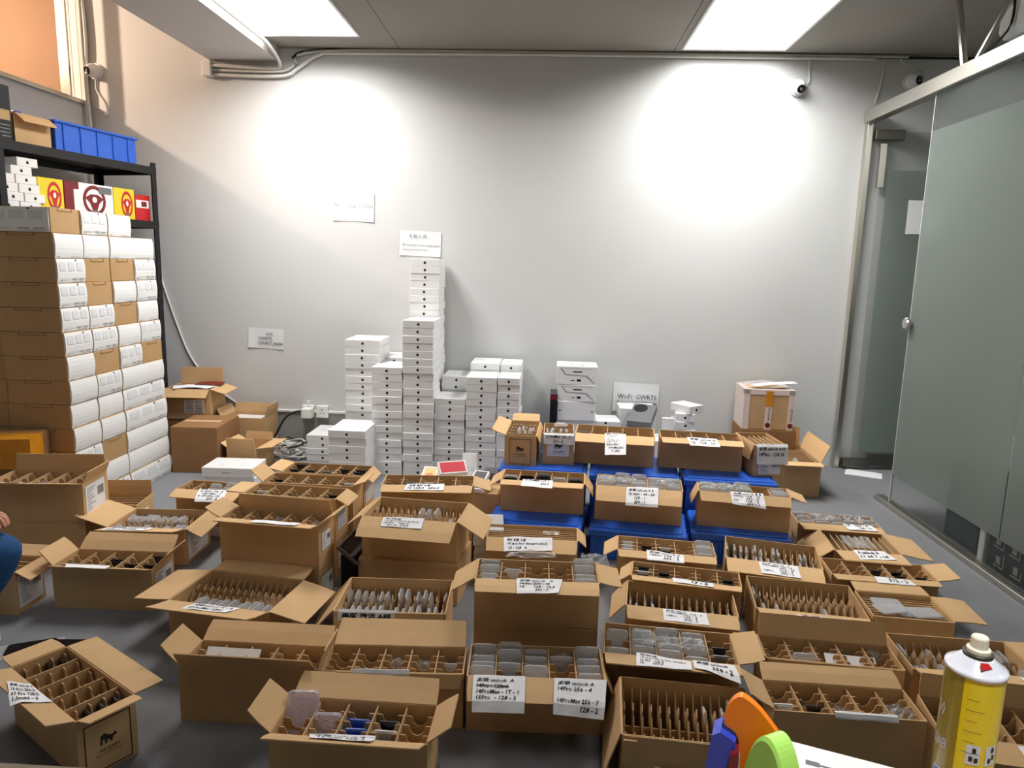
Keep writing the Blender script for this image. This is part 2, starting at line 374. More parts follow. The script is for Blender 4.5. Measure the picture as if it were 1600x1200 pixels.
dome_camera((1.54, 4.85, 2.455), (.1, -1, -.5), 'white dome camera on the wall under the ceiling light', [(.05, -.01, 0), (.07, -.01, .05), (.06, -.01, .12), (.065, -.01, .18)])
dome_camera((2.235, 4.85, 2.50), (.55, -1, -.1), 'white dome camera above the metal rail of the glass partition', [(.05, -.01, .01), (.085, -.01, .03), (.04, -.01, .09), (-.06, -.01, .11), (-.075, -.01, .15)])

# glass partition with steel rail, open glass door
gp = struct(thing('partition_right', 'frosted glass partition with clear strips under a steel rail', 'partition'))
del gp['category']
MB().cbox(1.965, 2.035, -2.2, 4.83, 2.245, 2.32, .003).build('rail', 'steel', gp)
MB().cbox(1.972, 2.028, -2.2, 4.16, 0, .028, .003).build('floor_channel', 'steel', gp)
MB().cbox(1.985, 2.02, 4.80, 4.85, 0, 2.33, .003).build('post', 'steel', gp)
ys = [(3.045, 4.02), (1.95, 3.04), (.85, 1.945), (-.25, .845), (-2.2, -.255)]
for (a, c) in ys:
    pn = MB().box(1.994, 2.004, a, c, .028, 2.245).build('pane', 'clear_glass', gp)
    MB().box(1.9915, 1.9935, a + .002, c - .002, .19, 2.055).build('frosted_film', 'frosted_glass', pn)
MB().box(1.993, 2.005, 4.02, 4.024, .028, 2.245).build('glass_edge', 'white_matt', gp)
kn = MB().lathe([(.026, .0), (.034, .006), (.034, .018), (.026, .024), (.015, .024), (.015, .036)], 20, M=Matrix.Translation((1.955, 4.0, 1.048)) @ Matrix.Rotation(R(90), 4, 'Y')).build('knob', 'chrome', gp, smooth=False)
for (y, a) in ((3.8, 0), (3.70, .1)):
    MB().tube([(2.0, y, 2.32), (2.0 + a, y + (.12 if not a else -.12), ZC)], .017 if not a else .012, 8).build('hanger_rod', 'steel', gp)
# glass door standing open at a right angle, parallel to the back wall
dr = struct(MB().box(2.09, 2.87, 4.79, 4.80, .03, 2.19).build('door_1', 'clear_glass'), 'open glass door with frosted film')
MB().box(2.13, 2.86, 4.786, 4.789, .12, 1.96).build('frosted_film', 'frosted_glass', dr)
MB().cbox(2.03, 2.21, 4.777, 4.813, 2.14, 2.20, .003).build('hinge_patch', 'dark_steel', dr)
MB().cbox(2.03, 2.21, 4.777, 4.813, .02, .075, .003).build('hinge_patch', 'dark_steel', dr)
MB().cbox(2.07, 2.11, 4.78, 4.81, 1.85, 2.12, .003).build('lock_plate', 'steel', dr)
MB().box(2.21, 2.87, 4.784, 4.806, .03, .10).build('bottom_rail', 'dark_steel', dr)
MB().tube([(2.8, 4.77, .9), (2.8, 4.74, .9), (2.8, 4.74, 1.5), (2.8, 4.77, 1.5)], .012, 8).build('handle', 'steel', dr)
tag(MB().box(2.278, 2.49, 4.783, 4.785, 1.565, 1.776).build('door_notice', 'wall_sheet'), 'white printed notice on the open glass door', 'notice')
# things standing in the corridor, dark shapes behind the frosted glass
t = thing('corridor_cabinet', 'dark teal cabinet behind the glass partition', 'cabinet', (2.28, 3.45, 0))
MB().cbox(-.2, .2, -.15, .16, 0, .42, .006).build('body', 'dark_cabinet', t); MB().cbox(-.206, -.198, -.13, .14, .03, .39, .002).build('door', 'dark_cabinet', t)
t = thing('equipment_box', 'dark box with pale packing symbols behind the clear glass strip', 'box', (2.285, 2.88, 0), 0)
MB().cbox(-.22, .22, -.5, .34, 0, .45, .004).build('body', 'black_plastic', t)
b = MB()
for i, (y, z) in enumerate(((.26, .11), (.15, .11), (.04, .105), (-.08, .1), (.25, .025), (.13, .025), (.0, .02), (-.14, .02))):
    b.box(-.2235, -.221, y - .035, y + .035, z, z + .006); b.box(-.2235, -.221, y - .035, y - .03, z, z + .07 - .03 * (i % 2))
    b.box(-.2235, -.221, y - .01, y + .02, z + .015, z + .05)
b.build('print', 'grey_ink', t)
tag(MB().cbox(-.12, .12, -.02, .02, 0, .6, .004).build('white_board', 'white_matt', None, (2.175, 3.262, 0), R(2)), 'narrow white board leaning behind the partition glass', 'board')
t = thing('added_shelf', 'long dark shelving added in the corridor to darken the frosted glass', 'shelf', (3.2, 2.2, 0))  # invented shelving, darkens the lower half of the frosted glass
MB().cbox(-.3, .3, -2.2, 1.6, 0, .05, .004).build('base', 'dark_cabinet', t); MB().cbox(-.3, .3, -2.2, 1.6, 1.0, 1.04, .004).build('top', 'dark_cabinet', t)
MB().cbox(.27, .3, -2.2, 1.6, .05, 1.0, .004).build('back', 'dark_cabinet', t)
for y in (-2.18, -1.2, -.2, .7, 1.58): MB().cbox(-.3, .27, y - .015, y + .015, .05, 1.0, .003).build('upright', 'dark_cabinet', t)
tag(MB().prism([(-.1, 0), (.1, 0), (.12, .003), (.08, .006), (-.08, .005)], -.07, .07).build('paper_scrap', 'paper', None, (2.12, 4.67, 0), R(-25)), 'scrap of white paper on the carpet by the door post', 'paper')
t = thing('ceiling_duct', 'white ducting with a lead at the ceiling above the partition', 'duct', (2.33, 3.75, ZC))
MB().cbox(-.09, .09, -1.2, .25, -.17, 0, .03).build('casing', 'white_matt', t); MB().tube(bez([(-.1, .1, 0), (-.105, .12, -.15), (-.13, .35, -.24), (-.15, .6, -.3)], 5), .006).build('lead', 'cable_black', t)

# printed sheets and fittings on the back wall
def printed(o_name, x0, x1, z0, z1, lines, label, cat='notice', tilt=0, y=YB, m='wall_sheet', ink='grey_ink'):
    """lines: (text, left, bottom, height) as fractions of the sheet"""
    w, h = x1 - x0, z1 - z0
    t = thing(o_name, label, cat, ((x0 + x1) / 2, y, (z0 + z1) / 2)); t.rotation_euler = (0, R(tilt), 0)
    n = 6; v = []; f = []
    for i in range(n + 1):
        s = i / n; lift = .0025 + .006 * (abs(s - .5) * 2) ** 3
        v += [(-w / 2 + w * s, -lift, -h / 2), (-w / 2 + w * s, -.002 - .003 * s, h / 2)]
    for i in range(n): f.append((2 * i, 2 * i + 2, 2 * i + 3, 2 * i + 1))
    k = len(v); v += [(a, q + .0008, c) for a, q, c in v]; f += [tuple(j + k for j in q[::-1]) for q in f]
    MB().add(v, f).build('sheet', m, t)
    for (s, l, bt, hh) in lines:
        uv, fc, asp = text_geo(s); th = hh * h; tw = th * asp
        if l * w + tw > .97 * w: tw = .97 * w - l * w
        MB().add([(-w / 2 + l * w + p[0] * tw, -.0105, -h / 2 + bt * h + p[1] * th) for p in uv], fc).build('lettering', ink, t)
printed('wall_notice', -1.445, -1.17, 1.572, 1.762, [('No smoking or sitting', .02, .46, .16)], 'faded white notice about smoking high on the back wall', tilt=1.5)
printed('wall_notice', -.998, -.72, 1.352, 1.518, [('无 拍 入 内', .22, .72, .14), ('Do not enter, never unauthorized', .08, .38, .10), ('warehouse personnel only', .08, .2, .085)], 'small notice with two printed lines above the tallest white tower', tilt=1.5, ink='ink')
printed('wall_notice', -2.06, -1.81, .695, .835, [('WiFi', .5, .66, .13), ('GWRTL', .28, .42, .15), ('GWRTL8888', .28, .18, .16)], 'white WiFi notice taped beside the brown cartons', tilt=2, ink='ink')
printed('wall_notice', .475, .785, .33, .533, [('Wi-Fi: GWRTL', .1, .46, .15), ('Password:GWRTL8888', .1, .24, .14)], 'pale blue Wi-Fi password notice behind the grey boxes', tilt=1.5, ink='ink')
for k, (x, l) in enumerate(((-1.545, 'square white wall socket without a plug'), (-1.645, 'square white wall socket holding the charger plug'))):
    t = thing('wall_socket', l, 'socket', (x, YB - .017, .262))
    MB().cbox(-.043, .043, -.012, .017, -.043, .043, .004).build('plate', 'socket_white', t)
    b = MB(); b.box(-.003, .003, -.0128, -.011, .008, .022); b.box(-.016, -.006, -.0128, -.011, -.012, -.007); b.box(.006, .016, -.0128, -.011, -.012, -.007)
    b.build('pin_hole', 'ink', t)
t = thing('charger', 'white cube charger plugged in with a black lead', 'charger', (-1.635, YB - .03, .262))
MB().cbox(-.035, .035, -.075, -.003, -.035, .035, .006).build('body', 'socket_white', t); MB().cbox(-.006, .012, -.03, -.018, .03, .085, .003).build('earth_pin', 'socket_white', t)
MB().tube(bez([(-.03, -.05, .01), (-.07, -.06, .01), (-.14, -.08, -.03), (-.2, -.1, -.14), (-.25, -.12, -.245)], 6), .0075, 6).build('lead', 'cable_black', t, smooth=True)
# ------------------------------------------------------------------ cartons
T = .0035
SIDE_ROT = {'F': 0, 'R': 90, 'B': 180, 'L': -90}
_cache = {}
def cached(key, fn):
    if key not in _cache: _cache[key] = fn()
    return _cache[key]
def notch_board(w, h, r, dep, t=.003):
    """divider with a thumb notch in its upper edge"""
    pts = [(-w / 2, 0), (w / 2, 0), (w / 2, h), (r * 1.15, h)]
    for a in range(0, 181, 30): pts.append((r * math.cos(R(a)), h - .004 - (dep - .004) * math.sin(R(a))))
    pts += [(-r * 1.15, h), (-w / 2, h)]
    return MB().prism(pts, -t / 2, t / 2).mesh('divider', 'kraft_board')
def wave_board(w, h, dep, t=.003):
    """divider whose upper edge swings down between raised ends"""
    pts = [(-w / 2, 0), (w / 2, 0), (w / 2, h - .012), (w * .36, h), (w * .22, h - dep * .5), (w * .12, h - dep), (-w * .12, h - dep), (-w * .22, h - dep * .5), (-w * .36, h), (-w / 2, h - .012)]
    return MB().prism(pts, -t / 2, t / 2).mesh('divider', 'kraft_board')
def slab(w, h, t, rad, name, m, tap=.82):
    """rounded slab standing on its lower edge, thinner towards the rim"""
    def ring(s, y):
        o = []
        for cx, cz, a0 in ((1, 0, -90), (1, 1, 0), (-1, 1, 90), (-1, 0, 180)):
            for a in (0, 45, 90):
                x = cx * (w / 2 - rad) + rad * math.cos(R(a0 + a)); z = (rad if cz == 0 else h - rad) + rad * math.sin(R(a0 + a))
                o.append((x * s, y, h / 2 + (z - h / 2) * s))
        return o
    r0, r1, r2, r3 = ring(tap, -t / 2), ring(1, -t * .2), ring(1, t * .2), ring(tap, t / 2); n = 12
    v = r0 + r1 + r2 + r3; f = [tuple(range(n))[::-1]]
    for j in range(3):
        for i in range(n): f.append((j * n + i, j * n + (i + 1) % n, (j + 1) * n + (i + 1) % n, (j + 1) * n + i))
    f.append(tuple(3 * n + i for i in range(n)))
    return MB().add(v, f).mesh(name, m)
def crumple(sx, sy, sz, seed, m='clear_film', n=7):
    rn = random.Random(seed); v = []; f = []
    for i in range(n):
        for j in range(n):
            u, w = i / (n - 1) - .5, j / (n - 1) - .5
            v.append(((u + rn.uniform(-.05, .05)) * sx, (w + rn.uniform(-.05, .05)) * sy, sz * (.25 + rn.random() * .75) * (1 - max(abs(u), abs(w)) * 1.1)))
    for i in range(n - 1):
        for j in range(n - 1):
            a, b, c, d = i * n + j, (i + 1) * n + j, (i + 1) * n + j + 1, i * n + j + 1
            f += [(a, b, c), (a, c, d)]
    return MB().add(v, f).mesh('plastic_bag', m)
PHONE = {'b': ('phone_black', 'black'), 'w': ('phone_white', 'white'), 's': ('phone_silver', 'silver'), 'u': ('phone_blue', 'blue'), 'r': ('phone_red', 'red')}
def flap_mesh(span, L, ang, bend=0):
    """hinged board along x, outward is -y, measured from straight up"""
    t = R(ang); t2 = R(ang + bend); k = .55 * L
    d1 = Vector((0, -math.sin(t), math.cos(t))); d2 = Vector((0, -math.sin(t2), math.cos(t2)))
    n1 = Vector((0, math.cos(t), math.sin(t))) * T; h = span / 2; e = .004
    row = [Vector((0, 0, 0)), d1 * k, d1 * k + d2 * (L - k)]
    v = []
    for i, p in enumerate(row):
        ee = e * (1 if i == 0 else 2.2 if i == 2 else 1.2)
        for x in (-h + ee, h - ee): v += [p + Vector((x, 0, 0)), p + n1 + Vector((x, 0, 0))]
    f = []
    for i in range(2):
        a, b = i * 4, i * 4 + 4
        f += [(a + 1, a + 3, b + 3, b + 1), (a, b, b + 2, a + 2), (a, a + 1, b + 1, b), (a + 2, b + 2, b + 3, a + 3)]
    f += [(0, 2, 3, 1), (8, 9, 11, 10)]
    return MB().add(v, f).mesh('flap', 'kraft')
def surf_point(L, ang, u, v, lift):
    """point u along the hinge, v out along the flap; past the edge it hangs"""
    t = R(ang); d = Vector((0, -math.sin(t), math.cos(t))); n = Vector((0, math.cos(t), math.sin(t)))
    if v <= L or ang > 150: return d * v + n * lift + Vector((u, 0, 0))
    t2 = R(min(ang + 28, 168)); d2 = Vector((0, -math.sin(t2), math.cos(t2))); n2 = Vector((0, math.cos(t2), math.sin(t2)))
    return d * L + d2 * (v - L) + (n * .4 + n2).normalized() * lift + Vector((u, 0, 0))
def add_note(root, side, off, h, L, ang, q, lines, shear=.15, strike=None, label='white handwritten sheet'):
    """paper on a flap: q = corners TL, TR, BR, BL as (u, v)"""
    base = Matrix.Rotation(R(SIDE_ROT[side]), 4, 'Z') @ Matrix.Translation((0, -off, h))
    def bil(s, t):
        a = [q[0][i] * (1 - s) + q[1][i] * s for i in (0, 1)]; b = [q[3][i] * (1 - s) + q[2][i] * s for i in (0, 1)]
        return a[0] * (1 - t) + b[0] * t, a[1] * (1 - t) + b[1] * t
    def P(s, t, lift):
        u, v = bil(s, t); v = max(v, -.012)
        if v < 0: return base @ (Vector((u, 0, 0)) + Vector((0, -v * .8, .0015)) + Vector((0, 0, lift)))
        return base @ surf_point(L, ang, u, v, lift)
    n = 8; v = []; f = []
    for j in range(n + 1):
        for i in range(n + 1): v.append(P(i / n, j / n, T + .0012 + .0016 * math.sin(5 * i / n + 3 * j / n) ** 2))
    for j in range(n):
        for i in range(n): a = j * (n + 1) + i; f.append((a, a + n + 1, a + n + 2, a + 1))
    nt = MB().add(v, f).build('note', 'paper', root, label=label)
    if lines:
        b = MB(); k = len(lines); m = max(len(s) + 1 for s in lines)
        for i, s in enumerate(lines):
            if not s.strip(): continue
            ind = len(s) - len(s.lstrip()); uv, fc, asp = text_geo(s.strip(), shear=shear, bold=.022)
            t0 = .07 + .86 * (i + .12) / k; t1 = .07 + .86 * (i + .80) / k
            s0 = .07 + .86 * ind / m; s1 = .07 + .86 * min(1, (ind + len(s.strip()) * (1.25 if ord(s.strip()[0]) > 999 else 1)) / m)
            b.add([P(s0 + (s1 - s0) * p[0], t1 + (t0 - t1) * p[1], T + .0036) for p in uv], fc)
            if strike is not None and i == strike:
                b.add([P(s0, (t0 + t1) / 2 - .012, T + .004), P(s1, (t0 + t1) / 2, T + .004), P(s1, (t0 + t1) / 2 + .02, T + .004), P(s0, (t0 + t1) / 2 + .01, T + .004)], [(0, 1, 2, 3)])
        b.build('handwriting', 'ink', nt)
def shipping_label(root, side, off, span, x0, x1, z0, z1, style=0, hang=0):
    """printed label on an outer wall; x measured along the wall"""
    M = Matrix.Rotation(R(SIDE_ROT[side]), 4, 'Z') @ Matrix.Translation((0, -off, 0))
    lb = MB().box(x0, x1, -.0025 - hang, -.0008, z0, z1, M=M).build('shipping_label', 'paper' if style != 2 else 'kraft', root, label='printed white label')
    b = MB(); w, h = x1 - x0, z1 - z0; rn = random.Random(int(abs(x0) * 1e4) + int(z0 * 1e4))
    y0, y1 = -.0034 - hang, -.0026 - hang
    if style == 0:
        for i in range(9):
            zz = z1 - h * (.1 + .09 * i); b.box(x0 + w * .08, x0 + w * rn.uniform(.25, .5), y0, y1, zz - h * .025, zz, M=M)
        for i in range(12): b.box(x0 + w * (.62 + .028 * i), x0 + w * (.62 + .028 * i + rn.choice((.008, .016))), y0, y1, z0 + h * .5, z0 + h * .8, M=M)
    elif style == 1:
        for i in range(2):
            for j in range(7): b.box(x0 + w * (.1 + .45 * i), x0 + w * (.45 + .45 * i), y0, y1, z0 + h * (.08 + .125 * j), z0 + h * (.14 + .125 * j), M=M)
    b.build('print', 'grey_ink', lb)
def emblem(root, side, off, cx, cz, s, boxed=True):
    """printed frame, bird-like mark and lettering on a carton end"""
    M = Matrix.Rotation(R(SIDE_ROT[side]), 4, 'Z') @ Matrix.Translation((cx, -off - .0012, cz))
    b = MB()
    if boxed:
        for (x0, x1, z0, z1) in ((-s, s, s * 1.15, s * 1.19), (-s, s, -s * 1.19, -s * 1.15), (-s, -s * .96, -s * 1.15, s * 1.15), (s * .96, s, -s * 1.15, s * 1.15)): b.box(x0, x1, 0, .0012, z0, z1, M=M)
    k = s * .5
    b.prism([(-k * .7, 0), (-k * .55, 0), (-k * .5, k * .45), (-k * .3, k * .45), (-k * .3, 0), (-k * .15, 0), (-k * .1, k * .4), (k * .1, k * .2), (k * .2, 0), (k * .3, 0), (k * .4, k * .35), (k * .75, k * .5), (k * .6, k * .8), (k * .45, k * .6), (k * .1, k * .65), (-k * .3, k), (-k * .65, k * .85)], 0, .0012, M=M)
    for (tx, z0, hh, wd) in (('UNI BABY', -.42, .2, 1.0), ('PREMIUM MATERNITY BRAND', -.62, .09, 1.15)):
        uv, fc, a = text_geo(tx); b.add([M @ Vector((-wd * k + 2 * wd * k * p[0], 0, (z0 + hh * p[1]) * k * 1.6)) for p in uv], fc)
    b.build('emblem', 'logo_ink', root, label='printed emblem')

class Carton:
    def __init__(s, key, d, label, group=None):
        w, dd, r, f, n = d['w'], d['d'], d['r'], dict(d['f']), [list(x) for x in d['n']]
        if w < dd:                                   # long side along local x
            mp = {'L': 'B', 'R': 'F', 'F': 'L', 'B': 'R'}
            w, dd, r = dd, w, r + 90; f = {mp[k]: v for k, v in f.items()}; n = [[mp[x[0]], x[1]] for x in n]
        s.w, s.d, s.h, s.z0, s.rz, s.f, s.n, s.key = w, dd, d['z'][1], d['z'][0], R(r), f, n, key
        s.root = thing('open_carton', label, 'carton', (d['c'][0], d['c'][1], s.z0), s.rz, group)
        s.M = Matrix.Translation((d['c'][0], d['c'][1], s.z0)) @ Matrix.Rotation(s.rz, 4, 'Z')
        b = MB(); W, D, H = w / 2, dd / 2, s.h
        b.box(-W, W, -D, -D + T, 0, H); b.box(-W, W, D - T, D, 0, H); b.box(-W, -W + T, -D + T, D - T, 0, H); b.box(W - T, W, -D + T, D - T, 0, H)
        b.box(-W + T, W - T, -D + T, D - T, 0, T)
        b.build('body', 'kraft', s.root)
        for k, (a, L) in f.items():
            o = s.off(k); span = w if k in 'FB' else dd
            fl = place(flap_mesh(span, L, a, random.uniform(-5, 6)), 'flap', s.root, Matrix.Rotation(R(SIDE_ROT[k]), 3, 'Z') @ Vector((0, -o, s.h - .001)), R(SIDE_ROT[k]))
    def off(s, k): return s.d / 2 if k in 'FB' else s.w / 2
    def note(s, i, lines, **kw):
        k, q = s.n[i]; L = s.f[k][1]; add_note(s.root, k, s.off(k), s.h, L, s.f[k][0], q, lines, **kw)
    def note_at(s, k, u0, u1, v0, v1, lines, **kw):
        a, L = s.f.get(k, (172, .09)); add_note(s.root, k, s.off(k) + (0 if k in s.f else .002), s.h, L, a, [(u0, v0), (u1, v0), (u1, v1), (u0, v1)], lines, **kw)
    def put(s, me, name, x, y, z, label, cat, group, rz=0, rx=0, rot=None):
        o = place(me, name, None, s.M @ Vector((x, y, z)), rot=(rx, 0, s.rz + rz))
        return tag(o, label, cat, group)
    def grid(s, cols, ref, hb=None):
        """five columns, notched boards inside each; letters are what stands in the slots, front to back"""
        n = len(cols); iw, idp = s.w - 2 * T, s.d - 2 * T; cw = iw / n; hb = hb or s.h - .010
        pm = cached(('part', round(idp, 2), round(hb, 2)), lambda: MB().box(-.0015, .0015, -idp / 2 + .001, idp / 2 - .001, 0, hb).mesh('divider', 'kraft_board'))
        for i in range(1, n): place(pm, 'divider', s.root, (-iw / 2 + i * cw, 0, T))
        bm = cached(('u', round(cw, 3), round(hb, 2)), lambda: notch_board(cw - .004, hb - .007, .0195, .027))
        m = 4; g = 'contents of the ' + ref
        for i in range(n):
            x = -iw / 2 + (i + .5) * cw
            for j in range(m):
                y = -idp / 2 + idp * (j + .25) / m
                place(bm, 'divider', s.root, (x, y, T))
                c = cols[i][j] if j < len(cols[i]) else '.'
                yy = y + idp / m * .42
                where = f"the {ref}, {ORD[i]} column, {ORD[j]} slot"
                if c in PHONE:
                    me = cached(('ph', c), lambda: slab(.068, .149, .0085, .011, 'phone', PHONE[c][0], .93))
                    s.put(me, 'phone', x, yy, T, f"{PHONE[c][1]} phone in {where}", 'phone', g, R(random.uniform(-2, 2)))
                elif c == 'p':
                    me = cached('sl', lambda: slab(.066, .142, .013, .012, 'plastic_sleeve', 'sleeve_film'))
                    s.put(me, 'plastic_sleeve', x, yy, T, f"cloudy plastic sleeve in {where}", 'sleeve', g, R(random.uniform(-3, 3)))
                elif c == 'P':
                    hh = round(s.h + random.choice((-.004, .004, .012)), 3)
                    me = cached(('sL', hh, round(cw, 2)), lambda: slab(cw - .008, hh, .014, .01, 'plastic_sleeve', 'sleeve_film', .9))
                    s.put(me, 'plastic_sleeve', x, yy, T, f"tall cloudy sleeve in {where}", 'sleeve', g, R(random.uniform(-2, 2)), R(random.uniform(-5, 3)))
                elif c == 'k':
                    s.put(crumple(.06, .032, .05, i * 7 + j + int(s.w * 999)), 'plastic_bag', x, yy, s.h - .05, f"crumpled clear bag in {where}", 'plastic bag', g)
                elif c == 'C':
                    me = cached('case', lambda: slab(.075, .15, .014, .012, 'phone_case', 'pale_case', .95))
                    s.put(me, 'phone_case', x, yy, T + .02, f"clear phone case in {where}", 'phone case', g, R(random.uniform(-4, 4)), R(-12))
    def slots(s, front, back, ref, n=14):
        """two rows of thin upright boards, wavy on top, phones in sleeves between them"""
        iw, idp = s.w - 2 * T, s.d - 2 * T; cw = iw / n; hb = s.h - .022; g = 'contents of the ' + ref
        MB().box(-iw / 2, iw / 2, -.0015, .0015, 0, hb - .045).build('divider', 'kraft_board', s.root, (0, 0, T))
        wm = cached(('w', round(idp, 2), round(hb, 2)), lambda: wave_board(idp / 2 - .004, hb, .036))
        for row, (st, y) in enumerate(((front, -idp / 4), (back, idp / 4))):
            for i in range(n):
                x = -iw / 2 + (i + .3) * cw
                place(wm, 'divider', s.root, (x, y, T), rot=(0, R(7), R(90)))
                c = st[i] if i < len(st) else '.'
                where = f"the {ref}, {'front' if row == 0 else 'back'} row, {ORD[i]} slot"
                rot = s.rz + R(90)
                if c == 'p':
                    hh = random.choice((.132, .138, .144)); me = cached(('sp', hh), lambda: slab(.082, hh, .015, .02, 'plastic_sleeve', 'sleeve_film', .75))
                    o = s.put(me, 'plastic_sleeve', x + cw * .5, y + random.uniform(-.006, .006), T, f"cloudy sleeve in {where}", 'sleeve', g); o.rotation_euler = (0, R(random.uniform(2, 9)), rot)
                    o.rotation_euler = (R(random.uniform(-8, -2)), 0, rot)
                elif c in PHONE:
                    me = cached(('ph2', c), lambda: slab(.07, .12, .0085, .011, 'phone', PHONE[c][0], .93))
                    o = s.put(me, 'phone', x + cw * .5, y, T, f"{PHONE[c][1]} phone in {where}", 'phone', g); o.rotation_euler = (R(-5), 0, rot)
    def strips(s, n, along='x', hb=None):
        iw, idp = s.w - 2 * T, s.d - 2 * T; hb = hb or s.h - .02
        for i in range(n):
            k = (i + .6) / n
            if along == 'x': MB().box(-iw / 2 + .002, iw / 2 - .002, -.002, .002, 0, hb).build('divider', 'kraft_board', s.root, (0, -idp / 2 + idp * k, T))
            else: MB().box(-.002, .002, -idp / 2 + .002, idp / 2 - .002, 0, hb).build('divider', 'kraft_board', s.root, (-iw / 2 + iw * k, 0, T))
def closed_carton(x, y, z, w, d, h, rz, label, m='kraft', tape=None, name='closed_carton'):
    t = thing(name, label, 'carton', (x, y, z), rz)
    MB().cbox(-w / 2, w / 2, -d / 2, d / 2, 0, h - .006, .002).build('body', m, t)
    for sg in (-1, 1):
        MB().box(-w / 2 + .001, w / 2 - .001, min(sg * .001, sg * (d / 2 - .001)), max(sg * .001, sg * (d / 2 - .001)), h - .006, h - .001).build('flap', m, t)
    if tape: MB().box(-w / 2 - .001, w / 2 + .001, -.024, .024, h - .001, h).build('tape', tape, t)
    return t
